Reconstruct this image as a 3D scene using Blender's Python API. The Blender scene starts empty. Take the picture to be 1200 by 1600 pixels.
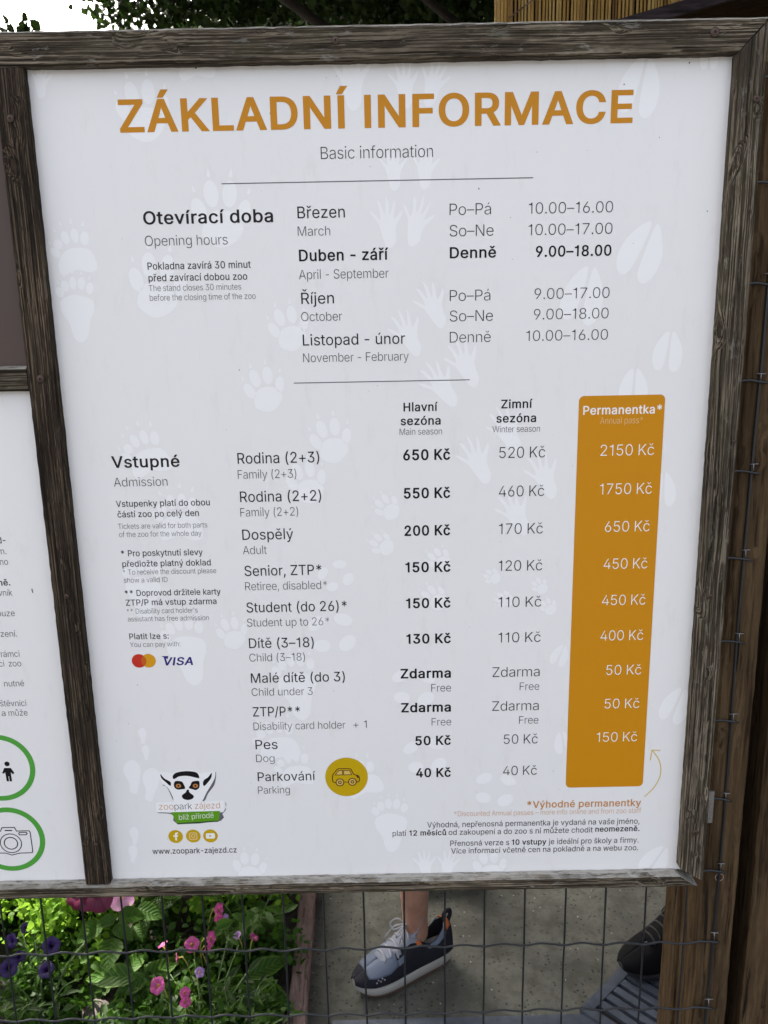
import bpy, bmesh, math, random
import numpy as np
from mathutils import Vector, Matrix, Quaternion
from mathutils.geometry import delaunay_2d_cdt
random.seed(7); rng = np.random.default_rng(7)
sc = bpy.context.scene
COL = sc.collection
rad = math.radians

# ------------------------------------------------------------------ camera, sky, sun, exposure
PITCH, YAW, ROLL = 0.22001, -5.9e-4, -0.01912
CAM = Vector((-0.00537, -0.88224, 1.53287)); FPX = 1245.0
fwd = Vector((math.sin(YAW)*math.cos(PITCH), math.cos(YAW)*math.cos(PITCH), -math.sin(PITCH)))
rgt = Vector((math.cos(YAW), -math.sin(YAW), 0)); upv = rgt.cross(fwd)
R_ = rgt*math.cos(ROLL) + upv*math.sin(ROLL); U_ = -rgt*math.sin(ROLL) + upv*math.cos(ROLL)
cam = bpy.data.cameras.new('camera'); camo = bpy.data.objects.new('camera', cam); COL.objects.link(camo)
camo.matrix_world = Matrix(((R_.x, U_.x, -fwd.x, CAM.x), (R_.y, U_.y, -fwd.y, CAM.y), (R_.z, U_.z, -fwd.z, CAM.z), (0, 0, 0, 1)))
cam.sensor_fit = 'VERTICAL'; cam.sensor_height = 24; cam.lens = FPX/1600*24; cam.clip_start = .02; cam.clip_end = 500
cam.dof.use_dof = True; cam.dof.focus_distance = 0.93; cam.dof.aperture_fstop = 15
sc.camera = camo
SUN_EL, SUN_AZ = rad(52), rad(-40)          # behind the board, to the left
w = bpy.data.worlds.new('World'); sc.world = w; w.use_nodes = True
nt = w.node_tree; bg = nt.nodes['Background']
sky = nt.nodes.new('ShaderNodeTexSky'); sky.sky_type = 'NISHITA'; sky.sun_disc = False
sky.sun_elevation = SUN_EL; sky.sun_rotation = SUN_AZ; sky.dust_density = 10; sky.air_density = .85; sky.ozone_density = 0
hz = nt.nodes.new('ShaderNodeHueSaturation'); hz.inputs['Saturation'].default_value = .55      # thin white haze
nt.links.new(sky.outputs[0], hz.inputs['Color']); nt.links.new(hz.outputs[0], bg.inputs[0]); bg.inputs[1].default_value = 0.15
sd = bpy.data.lights.new('sun', 'SUN'); sd.energy = 3.6; sd.angle = rad(.53); sd.color = (1, .95, .86)
so = bpy.data.objects.new('sun', sd); COL.objects.link(so)
sv = Vector((math.sin(SUN_AZ)*math.cos(SUN_EL), math.cos(SUN_AZ)*math.cos(SUN_EL), math.sin(SUN_EL)))
so.rotation_euler = sv.to_track_quat('Z', 'Y').to_euler(); so.location = (-4, 5, 8)
sc.view_settings.view_transform = 'Standard'; sc.view_settings.look = 'None'
sc.view_settings.gamma = 1; sc.view_settings.use_curve_mapping = False
sc.view_settings.exposure = 2.33
sc.cycles.use_denoising = True
sc.cycles.max_bounces = 8; sc.cycles.transparent_max_bounces = 16

# a sight line of the photograph, met with a vertical plane (y = Y) or a level one (z = Z)
def ray(px, py): return fwd + R_*((px-600)/FPX) + U_*((800-py)/FPX)
def atY(px, py, Y):
    d = ray(px, py); return CAM + d*((Y-CAM.y)/d.y)
def atZ(px, py, Z):
    d = ray(px, py); return CAM + d*((Z-CAM.z)/d.z)

# ------------------------------------------------------------------ materials
def mat(name, col=(.5, .5, .5), rough=.6, **kw):
    m = bpy.data.materials.new(name); m.use_nodes = True
    b = m.node_tree.nodes['Principled BSDF']
    b.inputs['Base Color'].default_value = (*col, 1); b.inputs['Roughness'].default_value = rough
    for k, v in kw.items(): b.inputs[k.replace('_', ' ')].default_value = v
    return m
class NG:
    """small helper to write node graphs"""
    def __init__(s, m): s.t = m.node_tree; s.b = s.t.nodes['Principled BSDF']
    def n(s, typ, **kw):
        nd = s.t.nodes.new(typ)
        for k, v in kw.items(): setattr(nd, k, v)
        return nd
    def l(s, a, b): s.t.links.new(a, b)
    def coord(s, which='Object'): return s.n('ShaderNodeTexCoord').outputs[which]
    def map(s, src, scale=(1, 1, 1), loc=(0, 0, 0)):
        m = s.n('ShaderNodeMapping'); m.inputs['Scale'].default_value = scale; m.inputs['Location'].default_value = loc
        s.l(src, m.inputs[0]); return m.outputs[0]
    def noise(s, src, scale=5, detail=4, rough=.55, dist=0):
        t = s.n('ShaderNodeTexNoise'); t.inputs['Scale'].default_value = scale; t.inputs['Detail'].default_value = detail
        t.inputs['Roughness'].default_value = rough; t.inputs['Distortion'].default_value = dist
        s.l(src, t.inputs['Vector']); return t
    def ramp(s, src, stops):
        r = s.n('ShaderNodeValToRGB'); e = r.color_ramp.elements
        while len(e) < len(stops): e.new(.5)
        for q, (p, c) in zip(e, stops):
            q.position = p; q.color = (c, c, c, 1) if not hasattr(c, '__len__') else (*c, 1)
        s.l(src, r.inputs[0]); return r.outputs[0]
    def mix(s, f, a, b, typ='MIX'):
        m = s.n('ShaderNodeMix', data_type='RGBA', blend_type=typ)
        for i, v in ((0, f), (6, a), (7, b)):
            if hasattr(v, 'is_linked'): s.l(v, m.inputs[i])
            else: m.inputs[i].default_value = v if i == 0 else (*v, 1)
        return m.outputs[2]
    def math(s, op, a, b=0.0, c=None):
        m = s.n('ShaderNodeMath', operation=op)
        for i, v in enumerate((a, b) if c is None else (a, b, c)):
            if hasattr(v, 'is_linked'): s.l(v, m.inputs[i])
            else: m.inputs[i].default_value = v
        return m.outputs[0]
    def bump(s, h, strength=.5, dist=.001):
        b = s.n('ShaderNodeBump'); b.inputs['Strength'].default_value = strength; b.inputs['Distance'].default_value = dist
        s.l(h, b.inputs['Height']); s.l(b.outputs[0], s.b.inputs['Normal']); return b

def wood(name, dark, pale, flake, grain=330, cover=.5, flakes=.6, bump=.9, dist=.0012, warp=.010, moss=0.0, top_pale=0.0):
    """long-grained timber; local X runs along the grain"""
    m = mat(name, rough=.85); g = NG(m); g.b.inputs['Specular IOR Level'].default_value = .10
    oi = g.n('ShaderNodeObjectInfo'); off = g.n('ShaderNodeVectorMath', operation='ADD')
    cm = g.n('ShaderNodeCombineXYZ'); r13 = g.math('MULTIPLY', oi.outputs['Random'], 13.7); g.l(r13, cm.inputs[0]); g.l(r13, cm.inputs[2])
    g.l(g.coord(), off.inputs[0]); g.l(cm.outputs[0], off.inputs[1]); P = off.outputs[0]
    wn = g.noise(g.map(P, (5, 16, 16)), 1, 2, .5)                      # slow sway of the grain and knots
    kn = g.noise(g.map(P, (9, 24, 24)), 1.0, 1, .5, 1.4)
    knm = g.ramp(kn.outputs[0], [(.62, 0), (.80, 1)])
    sway = g.math('ADD', g.math('MULTIPLY', wn.outputs[0], warp), g.math('MULTIPLY', knm, .008))
    sp = g.n('ShaderNodeSeparateXYZ'); g.l(P, sp.inputs[0])
    yy = g.math('ADD', sp.outputs[1], sway); zz = g.math('ADD', sp.outputs[2], sway)
    cb = g.n('ShaderNodeCombineXYZ'); g.l(sp.outputs[0], cb.inputs[0]); g.l(yy, cb.inputs[1]); g.l(zz, cb.inputs[2])
    Q = cb.outputs[0]
    s1 = g.noise(g.map(Q, (8, grain, grain)), 1, 3, .6, .12)          # ridges
    s2 = g.noise(g.map(Q, (30, grain*2.6, grain*2.6)), 1, 3, .6)      # fine fibres
    s3 = g.noise(g.map(Q, (4, grain*.22, grain*.22)), 1, 3, .55)     # broad bands
    h = g.math('ADD', g.math('MULTIPLY', s1.outputs[0], .72), g.math('ADD', g.math('MULTIPLY', s2.outputs[0], .16), g.math('MULTIPLY', s3.outputs[0], .12)))
    ridge = g.ramp(h, [(.535-.10*cover, 0), (.535+.055-.10*cover, 1)])
    patch = g.noise(g.map(P, (14, 55, 55)), 1, 5, .65, .5)
    pm = g.ramp(patch.outputs[0], [(.34, .18), (.62, 1)])
    amt = g.math('MULTIPLY', ridge, pm)
    mid = tuple(.55*a+.45*b for a, b in zip(dark, pale))
    base = g.mix(s3.outputs[0], dark, tuple(.8*a+.2*b for a, b in zip(dark, pale)))
    c = g.mix(amt, base, pale)
    groove_shade = g.ramp(h, [(.445-.10*cover, .8), (.49-.10*cover, 0)])
    c = g.mix(groove_shade, c, tuple(x*.28 for x in dark))  # shade inside the grooves, put into the colour
    ck = g.noise(g.map(Q, (3.5, grain*.5, grain*.5)), 1, 2, .5, .1)          # drying cracks
    c = g.mix(g.ramp(ck.outputs[0], [(.285, .95), (.315, 0)]), c, (.006, .005, .004))
    fl = g.noise(g.map(P, (30, 120, 120)), 1, 5, .7, .3)
    fm = g.math('MULTIPLY', g.ramp(fl.outputs[0], [(.60, 0), (.66, 1)]), g.math('MULTIPLY', pm, flakes))
    c = g.mix(fm, c, flake)
    st = g.noise(g.map(P, (6, 20, 20)), 1, 3, .5)
    c = g.mix(g.ramp(st.outputs[0], [(.35, .45), (.6, 0)]), c, tuple(x*.45 for x in dark))
    if moss:
        mo = g.noise(g.map(P, (25, 70, 70)), 1, 4, .6)
        c = g.mix(g.math('MULTIPLY', g.ramp(mo.outputs[0], [(.5, 0), (.62, 1)]), moss), c, (.06, .075, .03))
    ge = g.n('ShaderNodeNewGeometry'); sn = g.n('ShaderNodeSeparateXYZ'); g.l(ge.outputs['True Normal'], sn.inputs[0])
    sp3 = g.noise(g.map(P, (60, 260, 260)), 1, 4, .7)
    up_ = g.math('MULTIPLY', g.ramp(sn.outputs[2], [(.55, 0), (.8, 1)]), g.ramp(sp3.outputs[0], [(.36, .25), (.52, top_pale)]))
    c = g.mix(up_, c, (.30, .29, .26))                                   # upward faces mixed to pale grey
    g.l(c, g.b.inputs['Base Color'])
    g.bump(g.math('ADD', h, g.math('MULTIPLY', fm, .3)), bump, dist)
    return m

M = {}
M['frame'] = wood('weathered_frame_wood', (.031, .023, .015), (.245, .205, .150), (.36, .35, .31), grain=540, cover=.32, flakes=.55, bump=.8, dist=.0010, warp=.006, moss=.10, top_pale=.95)
M['mullion'] = wood('dark_weathered_wood', (.022, .016, .011), (.16, .118, .078), (.25, .24, .22), grain=760, cover=.0, flakes=.10, bump=.9, dist=.0009, warp=.003)
M['post'] = wood('brown_post_wood', (.058, .036, .018), (.100, .066, .034), (.22, .17, .11), grain=160, cover=.4, flakes=.15, bump=.45, dist=.0008)
M['dark_post'] = wood('dark_brown_post_wood', (.020, .012, .007), (.062, .037, .020), (.1, .07, .05), grain=160, cover=.1, flakes=.1, bump=.5, dist=.0008)
M['kerb_wood'] = wood('faded_edging_wood', (.20, .135, .115), (.30, .21, .185), (.34, .28, .25), grain=90, cover=.6, flakes=.3, bump=.4, dist=.0008)
M['barge'] = wood('dark_stained_board', (.035, .027, .03), (.065, .052, .055), (.12, .09, .08), grain=100, cover=.1, flakes=.2, bump=.4)

# the board: satin white plastic with faint dust
m = mat('white_print_board', (.74, .74, .755), .32); g = NG(m)
n1 = g.noise(g.map(g.coord(), (5, 5, 5)), 1, 5, .6); n2 = g.noise(g.map(g.coord(), (60, 60, 18)), 1, 4, .7)
c = g.mix(n1.outputs[0], (.735, .725, .710), (.77, .76, .745)); c = g.mix(g.ramp(n2.outputs[0], [(.56, 0), (.85, .5)]), c, (.62, .60, .55))
g.l(c, g.b.inputs['Base Color']); g.l(g.ramp(n1.outputs[0], [(.3, .28), (.7, .42)]), g.b.inputs['Roughness'])
M['board'] = m
M['paw'] = mat('pale_paw_print_ink', (.812, .808, .798), .34)
M['paw_fold'] = mat('paw_crease_ink', (.735, .74, .75), .34)
M['orange'] = mat('orange_ink', (.54, .225, .004), .34)
M['orange_text'] = mat('orange_letter_ink', (.52, .215, .008), .34)
M['orange_soft'] = mat('soft_orange_ink', (.52, .24, .07), .34)
M['peach'] = mat('peach_ink', (.60, .34, .18), .34)
M['cream'] = mat('cream_ink', (.72, .50, .24), .34)
M['white_ink'] = mat('white_ink', (.80, .78, .74), .34)
M['black'] = mat('black_ink', (.010, .009, .010), .34)
M['soft_black'] = mat('soft_black_ink', (.022, .018, .019), .34)
M['grey_ink'] = mat('grey_ink', (.085, .082, .088), .34)
M['mustard'] = mat('mustard_ink', (.50, .33, .003), .34)
M['mustard_line'] = mat('mustard_line_ink', (.60, .44, .12), .34)
M['car_pale'] = mat('car_window_ink', (.60, .42, .10), .34)
M['car_dark'] = mat('car_line_ink', (.10, .035, .008), .34)
M['green_ring'] = mat('green_ring_ink', (.075, .32, .045), .34)
M['green'] = mat('green_logo_ink', (.10, .29, .012), .34)
M['dark_green'] = mat('dark_green_logo_ink', (.03, .07, .02), .34)
M['red'] = mat('red_ink', (.50, .030, .014), .34)
M['red_orange'] = mat('red_orange_ink', (.50, .10, .012), .34)
M['amber'] = mat('amber_ink', (.62, .29, .010), .34)
M['navy'] = mat('navy_ink', (.025, .022, .17), .34)
M['logo_grey'] = mat('logo_shadow_ink', (.12, .12, .13), .34)
M['eye'] = mat('lemur_eye_ink', (.45, .20, .06), .34)
for k_ in ('orange', 'orange_text', 'orange_soft', 'black', 'soft_black', 'grey_ink', 'mustard', 'car_dark', 'green', 'green_ring', 'red', 'red_orange', 'amber', 'navy', 'eye', 'dark_green', 'peach', 'logo_grey'):
    M[k_].node_tree.nodes['Principled BSDF'].inputs['Specular IOR Level'].default_value = .10 if 'black' in k_ else .2
M['brown_board'] = mat('brown_board_paint', (.062, .040, .030), .6)
M['wire'] = mat('dark_coated_wire', (.011, .013, .015), .42)
M['zinc'] = mat('zinc_staple', (.26, .25, .24), .45, Metallic=.8)
M['rust'] = mat('rusty_screw', (.07, .042, .030), .55, Metallic=.5)
M['recess'] = mat('screw_recess', (.008, .006, .005), .8)
m = mat('old_hinge_metal', (.22, .20, .18), .6, Metallic=.6); g = NG(m)
nn = g.noise(g.coord(), 300, 4, .7); g.l(g.mix(nn.outputs[0], (.12, .09, .07), (.35, .34, .33)), g.b.inputs['Base Color']); g.bump(nn.outputs[0], .6, .001)
M['hinge'] = m
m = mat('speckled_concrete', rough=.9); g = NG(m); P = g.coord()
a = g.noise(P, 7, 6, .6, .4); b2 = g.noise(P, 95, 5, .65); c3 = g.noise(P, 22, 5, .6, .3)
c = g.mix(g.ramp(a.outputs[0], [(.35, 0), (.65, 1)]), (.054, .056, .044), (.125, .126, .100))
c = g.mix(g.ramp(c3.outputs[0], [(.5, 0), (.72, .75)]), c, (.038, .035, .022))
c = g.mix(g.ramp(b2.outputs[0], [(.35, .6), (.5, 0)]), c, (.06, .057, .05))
v = g.n('ShaderNodeTexVoronoi'); v.inputs['Scale'].default_value = 80; g.l(P, v.inputs['Vector'])
vr = g.n('ShaderNodeSeparateColor'); g.l(v.outputs['Color'], vr.inputs[0])
spot = g.math('MULTIPLY', g.ramp(v.outputs['Distance'], [(.16, 1), (.30, 0)]), g.ramp(vr.outputs[0], [(.45, 0), (.50, 1)]))
c = g.mix(g.math('MULTIPLY', spot, .9), c, (.020, .020, .020))
spot2 = g.math('MULTIPLY', g.ramp(v.outputs['Distance'], [(.12, 1), (.22, 0)]), g.ramp(vr.outputs[1], [(.93, 0), (.96, 1)]))
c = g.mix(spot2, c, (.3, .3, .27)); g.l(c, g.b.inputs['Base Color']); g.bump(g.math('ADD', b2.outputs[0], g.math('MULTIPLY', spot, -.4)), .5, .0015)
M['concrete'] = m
m = mat('worn_asphalt', rough=.95); g = NG(m); a = g.noise(g.coord(), 60, 6, .7)
g.l(g.mix(a.outputs[0], (.035, .034, .032), (.075, .073, .068)), g.b.inputs['Base Color']); g.bump(a.outputs[0], .6, .003); M['asphalt'] = m
m = mat('garden_soil', rough=1); g = NG(m); a = g.noise(g.coord(), 40, 6, .7)
g.l(g.mix(a.outputs[0], (.010, .008, .006), (.045, .034, .024)), g.b.inputs['Base Color']); g.bump(a.outputs[0], 1, .01); M['soil'] = m
m = mat('grey_rock', rough=.95); g = NG(m); a = g.noise(g.coord(), 60, 6, .7)
g.l(g.mix(a.outputs[0], (.06, .05, .045), (.22, .19, .17)), g.b.inputs['Base Color']); g.bump(a.outputs[0], 1, .004); M['rock'] = m
m = mat('grey_grating', (.16, .19, .24), .45, Metallic=.35); g = NG(m); a = g.noise(g.coord(), 45, 5, .65)
g.l(g.mix(a.outputs[0], (.035, .042, .055), (.13, .155, .20)), g.b.inputs['Base Color']); M['grate'] = m
m = mat('reed_stalk', rough=.6); g = NG(m); oi = g.n('ShaderNodeObjectInfo')
a = g.noise(g.map(g.coord(), (60, 60, 3)), 1, 3, .6)
c = g.ramp(oi.outputs['Random'], [(0, (.20, .10, .025)), (.3, (.74, .43, .10)), (.65, (.88, .60, .20)), (1, (.60, .36, .09))])
g.l(g.mix(g.ramp(a.outputs[0], [(.35, .5), (.6, 0)]), c, (.10, .05, .018)), g.b.inputs['Base Color']); M['reed'] = m
M['bark'] = m = mat('tree_bark', rough=.95); g = NG(m); a = g.noise(g.map(g.coord(), (12, 12, 3)), 1, 5, .7)
g.l(g.mix(a.outputs[0], (.014, .011, .009), (.05, .042, .034)), g.b.inputs['Base Color']); g.bump(a.outputs[0], .8, .02)

def leafmat(name, c1, c2, margin=None, trans=.35, rough=.5, per='Object'):
    m = mat(name, c1, rough); g = NG(m); g.b.inputs['Specular IOR Level'].default_value = .16
    if per == 'Object': rnd = g.n('ShaderNodeObjectInfo').outputs['Random']
    else: rnd = g.n('ShaderNodeNewGeometry').outputs['Random Per Island']
    c = g.mix(rnd, c1, c2)
    if margin:
        uv = g.n('ShaderNodeSeparateXYZ'); g.l(g.coord('UV'), uv.inputs[0])
        au = g.math('ABSOLUTE', uv.outputs[0])
        ves = g.math('SINE', g.math('MULTIPLY', g.math('SUBTRACT', uv.outputs[1], g.math('MULTIPLY', au, .25)), 46))
        c = g.mix(g.math('MULTIPLY', g.ramp(ves, [(.80, 0), (.98, .5)]), 1.0), c, tuple(x*1.5 for x in margin))
        c = g.mix(g.ramp(au, [(.0, .55), (.06, 0)]), c, margin)
        c = g.mix(g.ramp(au, [(.72, 0), (.97, .8)]), c, margin)
        nb = g.noise(g.map(g.coord('UV'), (3, 12, 1)), 1, 4, .6); g.bump(g.math('ADD', ves, g.math('MULTIPLY', nb.outputs[0], 2)), .35, .0015)
    g.l(c, g.b.inputs['Base Color'])
    tr = g.n('ShaderNodeBsdfTranslucent'); g.l(g.mix(.5, c, tuple(min(1, x*2.2) for x in c2)), tr.inputs[0])
    ms = g.n('ShaderNodeMixShader'); ms.inputs[0].default_value = trans
    out = g.t.nodes['Material Output']; g.l(g.b.outputs[0], ms.inputs[1]); g.l(tr.outputs[0], ms.inputs[2]); g.l(ms.outputs[0], out.inputs[0])
    return m
M['leaf_tree'] = leafmat('tree_leaf', (0.018, 0.036, 0.008), (0.033, 0.063, 0.013), per='Island', trans=.12)
M['leaf_far'] = leafmat('hedge_leaf', (0.014, 0.029, 0.008), (0.025, 0.048, 0.013), per='Island', trans=.15)
M['leaf_small'] = leafmat('bedding_leaf', (0.0193, 0.0530, 0.0050), (0.0377, 0.0940, 0.0083), per='Island', trans=.3)
M['leaf_bright'] = leafmat('yellow_green_leaf', (0.080, 0.192, 0.016), (0.176, 0.304, 0.028), per='Island', trans=.4)
M['leaf_petunia'] = leafmat('petunia_leaf', (0.0248, 0.0660, 0.0066), (0.0396, 0.0940, 0.0088), (0.0607, 0.1210, 0.0171))
M['leaf_primrose'] = leafmat('primrose_leaf', (0.0221, 0.0640, 0.0077), (0.0350, 0.0850, 0.0094), (0.0938, 0.1620, 0.0281), trans=.2)
M['leaf_dull'] = leafmat('sage_leaf', (0.0224, 0.0414, 0.0126), (0.0360, 0.0639, 0.0204), (0.0512, 0.0846, 0.0270), trans=.2)
M['stem'] = mat('green_stem', (.09, .15, .04), .6)
def petal(name, c, throat, vein):
    m = mat(name, c, .55); g = NG(m); sp = g.n('ShaderNodeSeparateXYZ'); g.l(g.coord('UV'), sp.inputs[0])
    v = g.math('SINE', g.math('MULTIPLY', sp.outputs[0], 2*math.pi*25)); v5 = g.math('COSINE', g.math('MULTIPLY', sp.outputs[0], 2*math.pi*5))
    c0 = g.mix(g.math('MULTIPLY', g.ramp(v, [(.6, 0), (1, .6)]), .8), c, vein)
    c0 = g.mix(g.math('MULTIPLY', g.ramp(v5, [(.93, 0), (1, 1)]), .75), c0, throat)
    c0 = g.mix(g.ramp(sp.outputs[1], [(.18, 1), (.42, 0)]), c0, throat)
    g.l(c0, g.b.inputs['Base Color']); tr = g.n('ShaderNodeBsdfTranslucent'); g.l(c0, tr.inputs[0])
    ms = g.n('ShaderNodeMixShader'); ms.inputs[0].default_value = .3
    g.l(g.b.outputs[0], ms.inputs[1]); g.l(tr.outputs[0], ms.inputs[2]); g.l(ms.outputs[0], g.t.nodes['Material Output'].inputs[0]); return m
M['petal_pink'] = petal('pink_petal', (.44, .055, .25), (.45, .30, .05), (.24, .010, .12))
M['petal_lilac'] = petal('lilac_petal', (.36, .20, .50), (.5, .4, .1), (.22, .10, .34))
M['petal_crimson'] = petal('crimson_petal', (.115, .003, .034), (.05, .002, .02), (.06, .002, .02))
M['petal_pale'] = petal('pale_pink_petal', (.70, .36, .56), (.6, .5, .3), (.6, .15, .36))
M['petal_purple'] = petal('purple_petal', (0.022, 0.005, 0.080), (0.006, 0.002, 0.015), (0.010, 0.002, 0.040))
M['sepal'] = mat('yellow_green_tube', (.35, .32, .07), .6)
M['skin'] = mat('skin', (.36, .19, .125), .5, Subsurface_Weight=.1); M['skin'].node_tree.nodes['Principled BSDF'].inputs['Subsurface Radius'].default_value = (.01, .004, .002)

g = NG(M['skin']); a = g.noise(g.coord(), 28, 5, .65); b2 = g.noise(g.coord(), 260, 3, .6)
c = g.mix(g.ramp(a.outputs[0], [(.35, 0), (.65, 1)]), (.30, .150, .100), (.40, .225, .150)); c = g.mix(g.ramp(b2.outputs[0], [(.62, 0), (.72, .35)]), c, (.22, .09, .06))
g.l(c, g.b.inputs['Base Color']); g.bump(b2.outputs[0], .25, .0006)
# letter outlines, thousandths of an em: advance, then closed contours
GL = {}
GL[' '] = [188, []]
GL["'"] = [206, [[(78,318),(70,509),(136,509),(128,318)]]]
GL['('] = [273, [[(89,207),(90,244),(94,283),(101,324),(109,364),(119,403),(132,441),(145,477),(160,510),(177,539),(236,539),(219,503),(204,466),(191,428),(179,390),(169,351),(161,313),(156,276),(152,241),(151,207),(152,176),(155,145),(160,115),(167,83),(177,50),(188,16),(202,-19),(218,-57),(236,-96),(177,-96),(150,-46),(128,4),(111,55),(99,106),(92,156)]]]
GL[')'] = [273, [[(37,-96),(56,-56),(72,-18),(86,18),(97,52),(106,85),(113,116),(118,147),(121,177),(122,207),(121,241),(117,276),(112,313),(104,351),(94,390),(82,428),(69,466),(54,503),(37,539),(97,539),(113,510),(128,477),(142,441),(154,403),(164,364),(173,323),(179,283),(183,244),(184,207),(182,156),(174,104),(161,53),(144,3),(123,-47),(97,-96)]]]
GL['*'] = [453, [[(201,223),(206,331),(114,272),(89,315),(186,365),(89,415),(114,459),(206,400),(201,509),(250,509),(246,400),(337,459),(362,415),(266,365),(362,315),(337,272),(246,331),(250,223)]]]
GL['+'] = [453, [[(198,34),(198,364),(255,364),(255,34)],[(61,172),(61,226),(391,226),(391,172)]]]
GL[','] = [188, [[(38,-119),(68,71),(137,71),(84,-119)]]]
GL['-'] = [453, [[(337,244),(337,188),(114,188),(114,244)]]]
GL['.'] = [188, [[(95,-4),(83,-3),(73,1),(63,9),(55,18),(51,29),(50,41),(51,53),(55,64),(63,73),(73,81),(83,85),(95,87),(107,85),(118,81),(128,73),(135,64),(140,53),(141,41),(140,29),(135,18),(128,9),(118,1),(107,-3)]]]
GL['/'] = [249, [[(235,533),(71,-76),(14,-76),(178,533)]]]
GL['0'] = [453, [[(227,-7),(191,-3),(158,7),(130,24),(105,48),(85,77),(69,113),(57,155),(50,202),(48,254),(50,306),(57,353),(69,395),(85,431),(106,461),(130,484),(159,502),(191,512),(227,516),(262,512),(295,502),(323,484),(348,461),(368,431),(384,395),(396,353),(403,306),(405,254),(403,202),(396,155),(384,113),(368,77),(348,48),(323,24),(295,7),(263,-3)],[(227,50),(250,52),(271,60),(290,74),(306,92),(320,116),(330,144),(338,176),(342,213),(344,254),(342,295),(338,332),(330,365),(320,393),(306,416),(290,435),(271,449),(250,457),(227,460),(203,457),(182,449),(163,435),(147,416),(134,393),(123,365),(115,332),(111,295),(109,254),(111,213),(115,176),(123,144),(134,116),(147,92),(163,74),(182,60),(203,52)]]]
GL['2'] = [453, [[(64,0),(64,47),(234,229),(252,248),(268,266),(282,282),(294,298),(303,312),(311,327),(316,341),(319,356),(320,371),(319,389),(315,405),(308,419),(298,431),(287,441),(273,449),(258,455),(241,458),(224,460),(205,458),(188,454),(172,447),(159,438),(148,427),(139,413),(132,398),(128,381),(127,362),(66,362),(68,391),(75,418),(86,442),(102,464),(121,482),(143,496),(168,507),(196,513),(225,516),(254,513),(281,507),(306,497),(328,482),(346,465),(361,445),(372,423),(379,398),(381,372),(380,354),(377,336),(371,318),(363,299),(351,280),(336,259),(317,235),(294,209),(267,180),(153,60),(153,57),(389,57),(389,0)]]]
GL['3'] = [453, [[(218,-7),(188,-5),(159,1),(133,10),(108,22),(88,38),(70,57),(57,79),(48,104),(44,132),(109,132),(112,115),(118,100),(126,87),(137,76),(150,66),(165,59),(182,54),(200,51),(219,50),(239,51),(258,55),(275,61),(291,69),(304,80),(315,93),(323,108),(328,125),(329,145),(328,163),(323,180),(316,196),(306,211),(292,223),(275,234),(254,241),(229,246),(201,248),(157,248),(157,299),(288,448),(288,452),(70,452),(70,509),(372,509),(372,461),(211,278),(211,289),(247,290),(279,286),(308,276),(333,262),(354,244),(371,222),(383,198),(391,173),(393,145),(390,116),(383,90),(370,66),(354,45),(333,27),(309,12),(281,2),(251,-5)]]]
GL['4'] = [453, [[(40,105),(40,158),(247,509),(311,509),(109,166),(109,163),(413,163),(413,105)],[(282,0),(282,121),(282,146),(282,318),(343,318),(343,0)]]]
GL['5'] = [453, [[(221,-7),(192,-5),(165,1),(140,11),(118,25),(99,41),(83,60),(71,82),(63,105),(60,130),(122,130),(125,115),(130,102),(138,89),(148,78),(160,68),(173,60),(188,54),(204,51),(221,50),(241,51),(259,56),(276,64),(291,75),(304,89),(314,104),(322,122),(326,141),(328,162),(326,183),(321,203),(314,221),(303,237),(290,251),(275,262),(257,270),(238,275),(218,277),(201,276),(184,273),(167,268),(152,262),(139,255),(128,246),(67,253),(96,509),(366,509),(366,452),(151,452),(134,301),(136,301),(148,311),(162,318),(178,325),(194,330),(212,333),(229,334),(252,332),(274,328),(294,321),(313,311),(330,299),(345,285),(358,269),(370,251),(379,231),(386,210),(390,187),(391,163),(388,132),(381,102),(369,76),(352,52),(332,32),(309,15),(282,3),(253,-4)]]]
GL['6'] = [453, [[(226,-7),(196,-4),(168,3),(142,15),(119,31),(100,51),(84,74),(73,101),(66,130),(64,162),(65,187),(71,212),(80,239),(93,268),(112,302),(137,340),(252,509),(322,509),(151,261),(145,261),(151,270),(157,279),(165,288),(174,295),(184,302),(196,307),(208,311),(221,313),(235,314),(265,312),(291,305),(316,295),(337,280),(355,262),(370,240),(380,215),(387,187),(389,157),(387,127),(379,98),(368,73),(352,50),(333,30),(310,14),(284,3),(257,-4)],[(226,48),(245,50),(263,55),(279,63),(293,73),(304,86),(314,101),(322,119),(326,137),(327,157),(326,178),(322,196),(314,213),(304,228),(293,241),(279,251),(263,259),(245,264),(226,265),(207,264),(190,259),(174,252),(160,241),(148,229),(138,214),(131,197),(126,179),(125,158),(126,138),(131,119),(138,102),(148,86),(160,73),(174,63),(190,55),(207,50)]]]
GL['7'] = [453, [[(97,0),(323,448),(323,452),(62,452),(62,509),(391,509),(391,449),(165,0)]]]
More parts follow.
